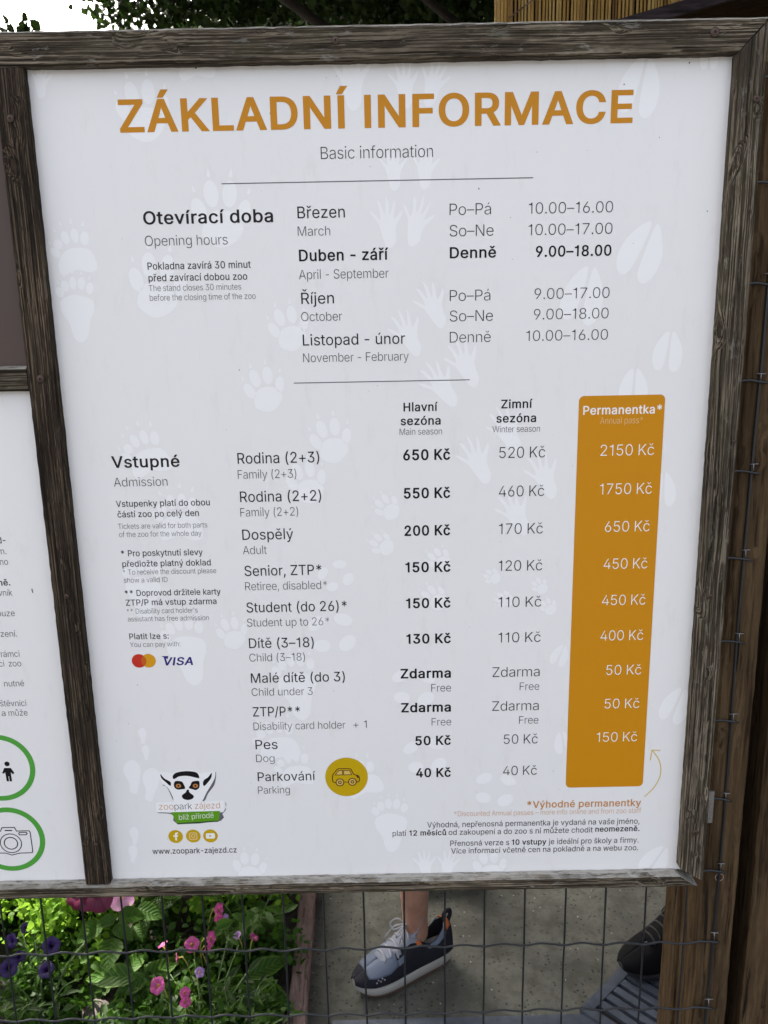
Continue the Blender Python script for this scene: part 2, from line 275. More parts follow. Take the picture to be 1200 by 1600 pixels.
GL['8'] = [453, [[(226,-7),(193,-5),(163,1),(136,11),(111,25),(91,42),(74,62),(62,84),(54,109),(52,135),(53,156),(58,176),(65,195),(75,212),(87,228),(101,241),(117,252),(134,260),(153,265),(153,267),(129,276),(109,289),(93,308),(80,330),(73,354),(70,380),(73,405),(79,429),(90,450),(106,469),(124,485),(146,498),(170,508),(197,514),(226,516),(255,514),(282,508),(306,498),(328,485),(346,469),(361,450),(373,429),(379,405),(382,380),(379,354),(372,330),(359,308),(343,289),(323,276),(300,267),(300,265),(319,260),(335,252),(351,241),(365,228),(377,212),(387,195),(395,176),(399,156),(401,135),(398,109),(391,84),(378,62),(362,42),(341,25),(317,11),(289,1),(259,-5)],[(226,49),(248,50),(267,54),(285,60),(300,69),(313,79),(323,91),(331,106),(335,121),(337,139),(335,157),(330,173),(322,189),(312,202),(298,213),(283,223),(265,230),(247,234),(226,235),(206,234),(187,230),(169,223),(154,213),(140,202),(130,189),(122,173),(117,157),(115,139),(117,121),(121,106),(129,91),(139,79),(152,69),(167,60),(185,54),(205,50)],[(226,290),(244,291),(260,294),(274,300),(287,308),(298,318),(307,330),(314,344),(318,359),(319,376),(318,392),(314,407),(308,420),(299,432),(288,442),(275,449),(260,455),(244,459),(226,460),(208,459),(192,455),(177,449),(164,442),(153,432),(145,420),(138,407),(134,392),(133,376),(134,359),(138,344),(145,330),(154,318),(165,308),(178,300),(193,294),(209,291)]]]
GL['9'] = [453, [[(226,516),(256,513),(285,506),(310,494),(333,478),(352,458),(368,434),(380,408),(387,378),(389,347),(387,322),(382,296),(373,270),(359,240),(340,207),(315,168),(200,0),(130,0),(301,248),(307,248),(302,238),(295,229),(287,221),(278,214),(268,207),(257,202),(245,198),(232,195),(218,195),(188,197),(161,203),(137,214),(116,229),(98,247),(83,269),(72,294),(66,321),(64,352),(66,382),(73,411),(85,436),(101,459),(120,479),(143,494),(168,506),(196,513)],[(226,460),(207,459),(190,454),(174,446),(160,435),(148,423),(138,407),(131,390),(127,372),(125,352),(127,331),(131,313),(138,295),(148,280),(160,268),(174,257),(190,250),(207,245),(226,243),(245,245),(263,249),(279,257),(293,267),(305,280),(314,295),(322,312),(326,330),(327,350),(326,371),(322,390),(314,407),(305,422),(293,435),(279,446),(263,454),(245,459)]]]
GL[':'] = [188, [[(95,-4),(83,-3),(73,1),(63,9),(55,18),(51,29),(50,41),(51,53),(55,64),(63,73),(73,81),(83,85),(95,87),(107,85),(118,81),(128,73),(135,64),(140,53),(141,41),(140,29),(135,18),(128,9),(118,1),(107,-3)],[(95,271),(83,272),(73,277),(63,284),(55,294),(51,304),(50,316),(51,328),(55,339),(63,349),(73,356),(83,360),(95,362),(107,360),(118,356),(128,349),(135,339),(140,328),(141,316),(140,304),(135,294),(128,284),(118,277),(107,272)]]]
GL['A'] = [480, [[(16,0),(201,509),(276,509),(463,0),(395,0),(287,302),(280,323),(272,346),(264,372),(255,402),(244,438),(232,478),(245,478),(233,437),(222,402),(213,371),(204,345),(197,322),(191,302),(85,0)],[(110,142),(110,199),(370,199),(370,142)]]]
GL['B'] = [456, [[(60,0),(60,509),(241,509),(274,507),(304,501),(329,491),(350,477),(367,461),(381,442),(390,421),(396,398),(398,374),(397,353),(393,336),(387,320),(378,307),(368,295),(356,286),(343,278),(329,272),(315,267),(315,262),(331,260),(347,254),(363,245),(378,234),(391,220),(402,203),(411,184),(416,161),(418,136),(416,111),(410,88),(400,67),(386,48),(368,31),(344,18),(317,8),(284,2),(247,0)],[(125,57),(245,57),(281,60),(309,67),(330,80),(344,96),(353,115),(355,137),(354,153),(350,169),(342,184),(333,197),(320,209),(306,218),(289,225),(269,229),(248,231),(125,231)],[(125,285),(238,285),(256,287),(273,290),(288,296),(302,304),(314,314),(323,326),(330,340),(335,355),(336,372),(333,393),(326,412),(313,429),(294,442),(270,449),(240,452),(125,452)]]]
GL['C'] = [510, [[(267,-7),(225,-3),(186,7),(150,25),(119,49),(92,79),(70,115),(53,157),(44,203),(40,254),(44,305),(53,352),(70,393),(92,429),(119,459),(150,484),(186,501),(225,512),(267,516),(293,514),(317,511),(340,504),(362,496),(383,485),(402,471),(419,456),(435,438),(448,418),(459,397),(467,373),(473,348),(408,348),(404,365),(397,380),(389,395),(380,407),(369,418),(357,428),(344,437),(330,444),(315,449),(300,453),(284,455),(267,456),(237,453),(209,445),(184,432),(161,414),(141,391),(125,364),(113,332),(106,295),(103,254),(106,213),(113,177),(125,145),(141,117),(161,94),(184,76),(210,63),(237,56),(267,53),(284,54),(300,56),(315,60),(330,65),(344,72),(357,81),(369,90),(380,102),(389,114),(397,128),(404,144),(408,160),(473,160),(467,135),(459,112),(448,91),(435,71),(420,53),(402,38),(383,24),(363,13),(341,5),(317,-2),(293,-6)]]]
GL['D'] = [502, [[(219,0),(96,0),(96,57),(215,57),(254,60),(288,68),(318,81),(343,99),(363,122),(379,149),(390,181),(397,216),(399,255),(397,294),(390,329),(379,361),(364,388),(344,410),(320,428),(291,441),(258,449),(221,452),(93,452),(93,509),(225,509),(273,505),(315,495),(353,478),(385,455),(412,426),(433,391),(449,351),(458,306),(462,255),(458,205),(449,159),(433,119),(411,83),(384,54),(351,31),(312,14),(268,3)],[(125,509),(125,0),(60,0),(60,509)]]]
GL['E'] = [419, [[(60,0),(60,509),(372,509),(372,452),(125,452),(125,286),(355,286),(355,229),(125,229),(125,57),(375,57),(375,0)]]]
GL['F'] = [410, [[(60,0),(60,509),(369,509),(369,452),(125,452),(125,278),(346,278),(346,221),(125,221),(125,0)]]]
GL['H'] = [517, [[(60,0),(60,509),(125,509),(125,289),(392,289),(392,509),(457,509),(457,0),(392,0),(392,232),(125,232),(125,0)]]]
GL['K'] = [467, [[(104,145),(104,216),(116,231),(128,246),(139,261),(151,275),(162,289),(174,303),(187,317),(199,331),(212,344),(364,509),(448,509),(231,276),(228,276)],[(60,0),(60,509),(125,509),(125,334),(124,225),(125,193),(125,0)],[(372,0),(188,259),(228,309),(449,0)]]]
GL['L'] = [393, [[(60,0),(60,509),(125,509),(125,57),(361,57),(361,0)]]]
GL['M'] = [628, [[(60,0),(60,509),(152,509),(277,187),(280,179),(284,170),(287,159),(291,147),(295,135),(299,123),(303,110),(307,97),(311,84),(315,71),(319,60),(322,49),(307,49),(311,59),(314,71),(318,83),(322,95),(326,108),(330,121),(334,134),(338,146),(342,158),(346,169),(349,179),(352,187),(476,509),(568,509),(568,0),(504,0),(504,291),(504,302),(504,314),(504,327),(505,340),(505,354),(505,369),(505,383),(506,398),(506,413),(506,428),(507,443),(507,457),(513,457),(508,441),(503,425),(498,409),(492,393),(487,378),(482,363),(477,348),(472,335),(467,322),(463,310),(459,300),(456,291),(342,0),(286,0),(170,291),(167,300),(163,310),(159,321),(155,333),(150,347),(145,361),(140,376),(134,392),(129,408),(124,424),(118,441),(112,457),(119,457),(119,444),(120,430),(120,416),(120,401),(121,386),(121,372),(121,357),(121,342),(122,328),(122,315),(122,302),(122,291),(122,0)]]]
GL['N'] = [523, [[(60,0),(60,509),(136,509),(343,183),(349,174),(355,163),(363,151),(371,137),(379,122),(388,107),(396,90),(405,73),(414,55),(405,54),(403,72),(402,90),(401,108),(400,126),(399,142),(399,157),(399,171),(399,184),(399,195),(399,509),(463,509),(463,0),(387,0),(202,290),(194,303),(186,317),(177,331),(168,346),(159,363),(148,381),(136,402),(123,425),(108,452),(119,454),(120,429),(121,406),(122,384),(123,363),(124,345),(124,328),(125,313),(125,301),(125,291),(125,0)]]]
GL['O'] = [533, [[(267,-7),(225,-3),(186,7),(150,25),(119,49),(92,79),(70,115),(53,157),(44,203),(40,254),(44,305),(53,352),(70,393),(92,429),(119,459),(150,484),(186,501),(225,512),(267,516),(309,512),(348,501),(384,484),(415,459),(442,429),(464,393),(480,352),(490,305),(493,254),(490,203),(480,157),(464,115),(442,79),(415,49),(384,25),(348,7),(309,-3)],[(267,53),(296,55),(324,63),(349,76),(372,94),(392,116),(408,144),(420,176),(428,213),(430,254),(428,295),(420,332),(408,365),(392,392),(372,415),(349,433),(324,446),(296,453),(267,456),(237,453),(210,445),(184,433),(161,415),(142,392),(125,364),(113,332),(106,295),(103,254),(106,213),(113,176),(125,144),(142,117),(161,94),(184,76),(210,63),(237,55)]]]
GL['P'] = [445, [[(60,0),(60,509),(235,509),(272,506),(305,499),(332,487),(356,471),(375,452),(390,430),(400,404),(407,377),(409,348),(407,318),(400,291),(390,265),(375,243),(356,223),(332,207),(305,195),(272,188),(235,186),(109,186),(109,242),(233,242),(257,244),(279,248),(297,256),(312,266),(324,279),(333,294),(339,310),(343,328),(344,348),(343,367),(339,385),(333,402),(324,416),(312,428),(297,439),(279,446),(257,451),(232,452),(125,452),(125,0)]]]
GL['R'] = [449, [[(60,0),(60,509),(236,509),(273,506),(305,500),(333,489),(356,473),(376,455),(390,433),(401,408),(407,381),(409,352),(407,323),(401,296),(390,271),(376,250),(356,232),(333,217),(305,206),(273,200),(236,198),(96,198),(96,255),(234,255),(258,256),(280,260),(298,267),(313,276),(325,287),(334,300),(340,316),(344,333),(345,352),(344,371),(340,389),(334,405),(325,419),(313,430),(298,440),(279,446),(258,451),(233,452),(125,452),(125,0)],[(353,0),(230,229),(303,229),(428,0)]]]
GL['S'] = [447, [[(224,-9),(188,-7),(156,-1),(128,9),(102,23),(81,40),(64,60),(51,83),(42,109),(38,137),(104,137),(108,118),(114,102),(123,88),(136,76),(150,66),(166,59),(185,53),(204,50),(224,49),(246,50),(267,54),(286,60),(303,69),(317,79),(329,92),(338,106),(344,122),(346,139),(344,154),(340,168),(332,179),(322,189),(310,197),(296,205),(280,211),(263,217),(245,222),(184,239),(145,253),(112,269),(86,289),(67,313),(56,341),(52,372),(54,400),(62,425),(75,448),(92,468),(113,484),(138,498),(165,508),(195,514),(227,516),(259,514),(289,508),(316,498),(340,484),(360,468),(377,449),(390,427),(398,403),(401,378),(337,378),(332,402),(320,421),(302,437),(280,449),(254,456),(225,459),(204,457),(185,454),(167,448),(152,440),(139,430),(129,418),(121,405),(117,391),(115,376),(117,359),(122,345),(131,334),(142,324),(155,315),(169,308),(184,302),(198,297),(212,293),(264,279),(279,275),(295,270),(312,264),(328,256),(344,248),(359,238),(372,226),(384,213),(395,198),(402,180),(407,161),(408,139),(406,112),(399,87),(386,64),(370,43),(349,25),(323,11),(294,0),(261,-7)]]]
GL['T'] = [449, [[(32,452),(32,509),(417,509),(417,452),(257,452),(257,0),(193,0),(193,452)]]]
GL['V'] = [480, [[(204,0),(16,509),(84,509),(192,206),(199,187),(207,164),(215,137),(225,106),(236,71),(248,31),(235,31),(247,71),(257,107),(267,138),(276,165),(283,187),(290,206),(395,509),(463,509),(278,0)]]]
GL['W'] = [686, [[(155,0),(16,509),(82,509),(163,196),(167,179),(172,162),(175,145),(179,128),(183,111),(187,94),(190,76),(194,58),(197,40),(189,40),(193,58),(196,76),(200,94),(203,111),(207,128),(211,145),(215,162),(220,179),(224,196),(306,509),(380,509),(462,196),(466,179),(470,162),(474,145),(478,128),(482,111),(486,94),(490,76),(494,58),(497,40),(488,40),(492,58),(495,76),(499,94),(503,111),(506,128),(510,145),(515,162),(519,179),(523,196),(603,509),(670,509),(530,0),(455,0),(368,323),(362,345),(357,368),(351,391),(346,417),(341,445),(336,475),(350,475),(345,446),(340,420),(335,395),(330,371),(324,347),(318,323),(230,0)]]]
GL['Y'] = [472, [[(203,0),(203,208),(16,509),(91,509),(192,344),(203,327),(213,309),(222,292),(231,274),(240,254),(250,230),(224,230),(233,254),(242,275),(251,293),(260,310),(270,327),(280,344),(381,509),(455,509),(268,208),(268,0)]]]
GL['Z'] = [438, [[(42,0),(42,46),(273,385),(284,400),(295,415),(306,431),(318,446),(329,461),(341,476),(348,454),(327,453),(306,453),(285,452),(265,452),(244,452),(223,452),(40,452),(40,509),(397,509),(397,462),(169,129),(157,113),(146,97),(134,81),(122,65),(110,49),(97,33),(90,54),(111,55),(131,56),(152,57),(173,57),(193,57),(214,57),(399,57),(399,0)]]]
GL['a'] = [389, [[(160,-9),(137,-7),(115,-3),(94,5),(76,15),(60,29),(48,45),(38,63),(32,84),(30,108),(32,128),(36,146),(43,161),(53,174),(64,184),(78,193),(92,200),(108,206),(125,211),(143,214),(161,217),(178,220),(200,223),(218,225),(234,227),(247,229),(257,231),(265,235),(271,240),(274,246),(276,255),(276,257),(275,272),(272,285),(267,297),(260,307),(251,315),(240,322),(227,327),(212,330),(196,331),(178,330),(163,327),(149,322),(137,316),(127,309),(118,301),(110,292),(104,283),(100,274),(41,291),(51,313),(64,331),(79,346),(95,358),(114,368),(133,375),(153,380),(173,383),(194,384),(208,384),(223,382),(239,379),(255,375),(271,369),(286,360),(300,350),(312,336),(322,320),(330,301),(335,278),(337,251),(337,0),(277,0),(277,52),(272,52),(267,43),(260,34),(252,25),(242,16),(229,8),(215,1),(199,-4),(181,-7)],[(170,45),(192,47),(211,51),(228,59),(242,68),(254,80),(263,93),(270,108),(274,122),(276,138),(276,190),(272,187),(267,184),(259,182),(251,180),(241,178),(231,176),(221,174),(210,173),(200,171),(191,170),(182,169),(175,168),(161,166),(147,163),(134,159),(122,153),(112,147),(103,139),(97,130),(93,118),(92,105),(93,93),(96,82),(102,72),(109,64),(119,57),(130,52),(142,48),(156,46)]]]
GL['b'] = [424, [[(229,-8),(208,-7),(189,-3),(172,4),(159,12),(147,21),(138,31),(130,41),(123,50),(118,59),(112,59),(112,0),(53,0),(53,509),(114,509),(114,319),(118,319),(123,327),(130,336),(137,346),(147,355),(158,364),(171,373),(188,379),(207,383),(229,384),(259,382),(287,374),(313,361),(335,342),(354,320),(370,293),(381,261),(388,227),(390,189),(388,151),(381,116),(370,84),(355,57),(336,34),(313,16),(288,3),(260,-6)],[(220,47),(242,49),(262,55),(279,66),(294,80),(306,97),(316,117),(323,139),(327,163),(328,189),(327,215),(323,239),(316,261),(307,281),(295,298),(280,311),(262,322),(243,328),(220,330),(198,328),(178,322),(161,312),(147,299),(134,282),(125,263),(118,241),(114,216),(113,189),(114,162),(118,138),(125,115),(135,95),(147,78),(162,65),(179,55),(198,49)]]]
GL['c'] = [396, [[(207,-8),(174,-5),(144,3),(117,16),(93,35),(72,58),(56,85),(44,116),(37,150),(34,187),(37,225),(44,260),(56,291),(72,318),(93,341),(117,360),(144,374),(174,382),(207,384),(226,384),(243,381),(260,377),(276,371),(291,364),(305,356),(318,346),(330,335),(340,322),(349,308),(356,293),(362,277),(303,262),(300,272),(295,281),(290,289),(284,297),(278,304),(270,311),(261,316),(252,321),(242,325),(231,328),(220,329),(207,330),(184,328),(163,321),(145,310),(130,296),(118,278),(108,258),(102,236),(98,212),(96,187),(98,163),(102,139),(108,117),(118,97),(130,80),(145,66),(163,55),(184,49),(207,46),(220,47),(232,49),(243,52),(253,55),(262,60),(271,66),(279,73),(285,80),(292,89),(297,98),(301,107),(304,117),(363,102),(357,86),(350,70),(341,56),(331,43),(319,32),(306,21),(292,12),(277,5),(261,-1),(244,-5),(226,-7)]]]
GL['d'] = [424, [[(195,-8),(165,-6),(137,3),(111,16),(89,34),(70,57),(55,84),(43,116),(36,151),(34,189),(36,227),(43,261),(55,293),(70,320),(89,342),(112,361),(137,374),(165,382),(196,384),(218,383),(237,379),(253,373),(267,364),(278,355),(287,346),(295,336),(301,327),(306,319),(311,319),(311,509),(372,509),(372,0),(313,0),(313,59),(307,59),(301,50),(295,41),(287,31),(277,21),(266,12),(252,4),(236,-3),(217,-7)],[(205,47),(226,49),(246,55),(263,65),(278,78),(290,95),(299,115),(306,138),(310,162),(312,189),(310,216),(306,241),(300,263),(290,282),(278,299),(263,312),(246,322),(227,328),(205,330),(182,328),(162,322),(145,311),(130,298),(118,281),(108,261),(102,239),(98,215),(96,189),(98,163),(102,139),(109,117),(118,97),(130,80),(145,66),(162,55),(182,49)]]]
GL['e'] = [404, [[(212,-8),(177,-5),(145,3),(117,16),(92,35),(72,58),(56,85),(44,116),(37,150),(34,187),(36,224),(44,258),(55,290),(71,317),(91,340),(115,359),(142,373),(172,382),(205,384),(226,383),(246,380),(266,374),(285,366),(303,355),(319,341),(334,324),(347,305),(357,282),(365,256),(370,227),(371,194),(371,169),(75,169),(75,221),(338,221),(310,202),(308,226),(304,248),(298,269),(288,286),(277,301),(263,314),(246,323),(227,328),(205,330),(183,328),(164,323),(146,313),(131,301),(119,286),(109,270),(102,251),(97,231),(96,211),(96,178),(98,151),(102,127),(110,106),(121,88),(135,73),(151,61),(169,53),(190,48),(212,46),(227,47),(241,49),(254,53),(265,58),(276,65),(285,73),(294,82),(300,93),(306,105),(365,91),(358,72),(348,55),(335,39),(320,26),(302,14),(283,4),(261,-3),(237,-7)]]]
GL['f'] = [254, [[(228,379),(228,327),(6,327),(6,379)],[(81,0),(81,432),(82,452),(87,470),(96,486),(107,499),(120,510),(135,519),(152,525),(169,529),(187,530),(201,530),(212,529),(222,527),(231,525),(238,523),(243,521),(227,468),(224,470),(220,471),(215,472),(209,473),(202,474),(195,474),(178,472),(164,468),(154,460),(147,449),(143,435),(142,419),(142,0)]]]
GL['g'] = [425, [[(207,-151),(180,-149),(156,-146),(134,-140),(114,-132),(97,-122),(82,-110),(70,-97),(59,-84),(51,-69),(101,-41),(107,-49),(114,-57),(122,-66),(131,-74),(142,-82),(154,-88),(169,-93),(187,-96),(207,-97),(236,-95),(261,-87),(282,-75),(298,-58),(308,-34),(311,-6),(311,68),(306,68),(301,60),(294,51),(287,41),(277,32),(266,23),(252,16),(236,10),(217,6),(195,5),(165,7),(138,14),(113,27),(90,43),(71,65),(55,90),(43,120),(36,154),(34,191),(36,229),(43,263),(55,293),(71,320),(90,342),(112,361),(138,374),(166,382),(196,384),(218,383),(237,379),(253,373),(267,365),(279,356),(288,346),(296,336),(302,327),(308,319),(313,319),(313,379),(372,379),(372,-9),(370,-40),(363,-67),(350,-90),(334,-109),(314,-124),(291,-136),(265,-144),(237,-149)],[(205,59),(227,61),(246,66),(264,75),(278,87),(290,103),(300,121),(307,142),(311,166),(312,193),(311,219),(307,242),(300,264),(291,283),(279,299),(264,312),(247,322),(227,328),(205,330),(182,328),(163,322),(145,312),(130,298),(118,282),(109,262),(102,241),(98,218),(96,193),(98,167),(102,144),(109,123),(118,104),(131,88),(145,76),(163,66),(183,61)]]]
GL['h'] = [410, [[(114,227),(114,0),(53,0),(53,509),(114,509),(114,287),(102,287),(116,319),(132,344),(152,362),(175,374),(200,382),(227,384),(252,383),(275,377),(295,369),(313,356),(328,340),(341,321),(350,298),(355,271),(357,240),(357,0),(296,0),(296,235),(293,263),(286,286),(273,304),(256,318),(235,326),(210,329),(192,328),(176,324),(161,317),(147,308),(136,297),(126,283),(119,266),(115,248)]]]
GL['i'] = [167, [[(53,0),(53,379),(114,379),(114,0)],[(84,443),(73,444),(63,448),(54,455),(47,463),(43,472),(41,483),(43,494),(47,504),(54,512),(63,518),(73,522),(84,524),(95,522),(105,518),(114,512),(121,504),(125,494),(126,483),(125,472),(121,463),(114,455),(105,448),(95,444)]]]
GL['j'] = [167, [[(53,379),(114,379),(114,-30),(112,-52),(108,-72),(102,-90),(92,-106),(80,-119),(65,-129),(47,-137),(27,-141),(4,-143),(-10,-143),(-10,-87),(2,-87),(18,-85),(31,-80),(40,-72),(47,-61),(51,-46),(53,-29)],[(83,443),(72,444),(62,448),(53,455),(47,463),(42,472),(41,483),(42,494),(47,504),(53,512),(62,518),(72,522),(83,524),(95,522),(105,518),(114,512),(120,504),(125,494),(126,483),(125,472),(120,463),(114,455),(105,448),(95,444)]]]
GL['k'] = [381, [[(110,137),(110,212),(121,212),(284,379),(360,379),(184,199),(177,199)],[(53,0),(53,509),(114,509),(114,0)],[(294,0),(148,186),(191,229),(372,0)]]]
GL['m'] = [610, [[(53,0),(53,379),(112,379),(112,295),(108,295),(114,314),(122,331),(132,346),(144,358),(158,368),(172,376),(187,382),(203,385),(219,386),(245,383),(268,375),(287,361),(303,342),(314,320),(321,295),(312,295),(318,312),(326,329),(337,343),(350,356),(364,366),(381,375),(398,381),(417,385),(437,386),(458,385),(478,380),(497,372),(514,361),(529,346),(541,328),(550,307),(555,283),(557,255),(557,0),(496,0),(496,254),(493,279),(485,298),(473,313),(456,323),(438,329),(419,330),(402,329),(387,326),(374,320),(363,312),(353,302),(345,290),(340,277),(336,263),(335,247),(335,0),(274,0),(274,260),(272,280),(265,297),(253,311),(238,322),(220,328),(199,330),(185,329),(171,326),(158,320),(145,312),(135,302),(126,289),(119,274),(115,257),(114,238),(114,0)]]]
GL['n'] = [410, [[(114,227),(114,0),(53,0),(53,379),(112,379),(112,287),(102,287),(116,319),(132,344),(152,362),(175,374),(200,382),(227,384),(252,383),(275,377),(295,369),(313,356),(328,340),(341,321),(350,298),(355,271),(357,240),(357,0),(296,0),(296,235),(293,263),(286,286),(273,304),(256,318),(235,326),(210,329),(192,328),(176,324),(161,317),(147,308),(136,297),(126,283),(119,266),(115,248)]]]
GL['o'] = [415, [[(207,-8),(174,-5),(144,3),(117,16),(93,35),(72,58),(56,85),(44,116),(37,150),(34,187),(37,225),(44,260),(56,291),(72,318),(93,341),(117,360),(144,374),(174,382),(207,384),(241,382),(271,374),(299,360),(323,341),(343,318),(359,291),(371,260),(379,225),(381,187),(379,150),(371,116),(359,85),(343,58),(323,35),(299,16),(271,3),(241,-5)],[(207,46),(231,49),(252,55),(270,66),(285,80),(298,97),(307,117),(314,139),(318,163),(319,187),(318,212),(314,236),(307,258),(298,278),(285,296),(270,310),(252,321),(231,328),(207,330),(184,328),(163,321),(145,310),(130,296),(118,278),(108,258),(102,236),(98,212),(96,187),(98,163),(102,139),(108,117),(118,97),(130,80),(145,66),(163,55),(184,49)]]]
GL['p'] = [424, [[(53,-143),(53,379),(112,379),(112,319),(118,319),(123,327),(130,336),(137,346),(147,355),(158,364),(171,373),(188,379),(207,383),(229,384),(259,382),(287,374),(313,361),(335,342),(354,320),(370,293),(381,261),(388,227),(390,189),(388,151),(381,116),(370,84),(355,57),(336,34),(313,16),(288,3),(260,-6),(229,-8),(208,-7),(189,-3),(173,4),(159,12),(147,21),(138,31),(130,41),(124,50),(118,59),(114,59),(114,-143)],[(220,47),(242,49),(262,55),(279,66),(294,80),(306,97),(316,117),(323,139),(327,163),(328,189),(327,215),(323,239),(316,261),(307,281),(295,298),(280,311),(262,322),(243,328),(220,330),(198,328),(178,322),(161,312),(147,299),(134,282),(125,263),(118,241),(114,216),(113,189),(114,162),(118,138),(125,115),(135,95),(147,78),(162,65),(179,55),(198,49)]]]
GL['r'] = [259, [[(53,0),(53,379),(112,379),(112,321),(115,321),(124,339),(137,354),(152,367),(171,377),(191,383),(213,385),(218,385),(223,385),(229,384),(235,384),(240,384),(243,384),(243,322),(241,323),(236,324),(230,324),(223,325),(215,326),(207,326),(190,324),(174,321),(159,315),(146,306),(135,296),(126,284),(119,269),(115,254),(114,237),(114,0)]]]
GL['s'] = [365, [[(182,-8),(157,-7),(133,-3),(112,3),(93,12),(76,24),(62,38),(50,54),(41,73),(36,94),(94,107),(101,87),(111,72),(124,60),(141,52),(160,47),(181,45),(206,47),(227,53),(244,62),(258,74),(265,88),(268,103),(266,115),(262,126),(254,136),(243,144),(229,150),(212,155),(149,170),(118,180),(92,192),(72,208),(58,227),(50,249),(47,274),(49,295),(55,314),(65,332),(79,347),(95,360),(115,370),(137,378),(161,383),(187,384),(212,383),(234,379),(254,372),(271,363),(286,352),(299,339),(309,324),(318,308),(324,290),(268,277),(262,291),(254,304),(243,316),(228,325),(210,331),(187,333),(166,331),(147,326),(131,317),(119,305),(111,292),(109,277),(110,264),(115,253),(124,243),(136,235),(152,229),(172,223),(229,209),(261,200),(287,187),(306,171),(320,153),(328,131),(331,107),(329,85),(323,65),(312,47),(298,31),(281,18),(260,6),(236,-2),(210,-7)]]]
GL['t'] = [227, [[(204,379),(204,327),(6,327),(6,379)],[(65,471),(126,471),(126,98),(127,83),(130,70),(136,61),(144,55),(156,51),(170,50),(175,50),(180,50),(185,51),(191,52),(197,53),(202,54),(213,2),(207,0),(200,-2),(192,-3),(184,-3),(176,-4),(168,-4),(138,-1),(113,7),(92,21),(77,41),(68,64),(65,93)]]]
GL['u'] = [410, [[(182,-5),(158,-3),(135,2),(115,11),(97,23),(82,39),(69,59),(60,82),(54,109),(53,139),(53,379),(114,379),(114,144),(116,117),(124,94),(137,75),(154,61),(175,53),(200,50),(218,51),(234,55),(249,62),(263,71),(274,83),(283,97),(290,113),(295,132),(296,153),(296,379),(357,379),(357,0),(298,0),(298,92),(307,92),(294,60),(277,35),(257,17),(234,5),(209,-3)]]]
GL['v'] = [389, [[(163,0),(17,379),(84,379),(165,155),(173,132),(180,110),(187,87),(193,64),(199,42),(206,21),(184,21),(191,42),(197,64),(203,87),(209,110),(216,132),(224,155),(305,379),(371,379),(226,0)]]]
GL['w'] = [567, [[(138,0),(23,379),(87,379),(133,214),(140,190),(147,164),(154,137),(161,107),(168,75),(175,41),(165,41),(172,74),(179,105),(186,135),(192,163),(199,189),(206,214),(252,379),(316,379),(362,214),(368,189),(375,163),(382,136),(388,106),(395,75),(402,41),(391,41),(399,75),(406,106),(413,135),(420,163),(427,189),(434,214),(480,379),(545,379),(429,0),(368,0),(319,172),(314,189),(309,207),(305,225),(300,243),(295,262),(291,280),(286,299),(281,318),(277,338),(291,338),(286,319),(281,299),(277,280),(272,262),(267,243),(263,225),(258,207),(253,189),(248,172),(199,0)]]]
GL['y'] = [389, [[(47,-139),(61,-86),(71,-87),(83,-89),(94,-90),(104,-89),(113,-86),(122,-81),(130,-74),(138,-64),(145,-51),(151,-36),(163,-1),(17,379),(84,379),(165,155),(173,132),(180,109),(187,87),(193,64),(199,42),(206,21),(184,21),(190,42),(196,64),(202,87),(209,110),(216,132),(224,155),(305,379),(371,379),(204,-58),(196,-77),(187,-93),(177,-107),(165,-119),(153,-128),(139,-136),(125,-141),(109,-144),(91,-145),(82,-145),(73,-144),(65,-143),(57,-142),(52,-140)]]]
GL['z'] = [380, [[(42,0),(42,46),(254,320),(254,323),(48,323),(48,379),(333,379),(333,331),(126,60),(126,56),(339,56),(339,0)]]]
GL['Á'] = [480, [[(16,0),(201,509),(276,509),(463,0),(395,0),(287,302),(280,323),(272,346),(264,372),(255,402),(244,438),(232,478),(245,478),(233,437),(222,402),(213,371),(204,345),(197,322),(191,302),(85,0)],[(110,142),(110,199),(370,199),(370,142)],[(213,558),(260,659),(329,659),(263,558)]]]
GL['Í'] = [300, [[(31,0),(31,57),(118,57),(118,452),(31,452),(31,509),(269,509),(269,452),(183,452),(183,57),(269,57),(269,0)],[(124,558),(171,659),(240,659),(174,558)]]]
GL['á'] = [389, [[(160,-9),(137,-7),(115,-3),(94,5),(76,15),(60,29),(48,45),(38,63),(32,84),(30,108),(32,128),(36,146),(43,161),(53,174),(64,184),(78,193),(92,200),(108,206),(125,211),(143,214),(161,217),(178,220),(200,223),(218,225),(234,227),(247,229),(257,231),(265,235),(271,240),(274,246),(276,255),(276,257),(275,272),(272,285),(267,297),(260,307),(251,315),(240,322),(227,327),(212,330),(196,331),(178,330),(163,327),(149,322),(137,316),(127,309),(118,301),(110,292),(104,283),(100,274),(41,291),(51,313),(64,331),(79,346),(95,358),(114,368),(133,375),(153,380),(173,383),(194,384),(208,384),(223,382),(239,379),(255,375),(271,369),(286,360),(300,350),(312,336),(322,320),(330,301),(335,278),(337,251),(337,0),(277,0),(277,52),(272,52),(267,43),(260,34),(252,25),(242,16),(229,8),(215,1),(199,-4),(181,-7)],[(170,45),(192,47),(211,51),(228,59),(242,68),(254,80),(263,93),(270,108),(274,122),(276,138),(276,190),(272,187),(267,184),(259,182),(251,180),(241,178),(231,176),(221,174),(210,173),(200,171),(191,170),(182,169),(175,168),(161,166),(147,163),(134,159),(122,153),(112,147),(103,139),(97,130),(93,118),(92,105),(93,93),(96,82),(102,72),(109,64),(119,57),(130,52),(142,48),(156,46)],[(162,429),(210,529),(278,529),(212,429)]]]
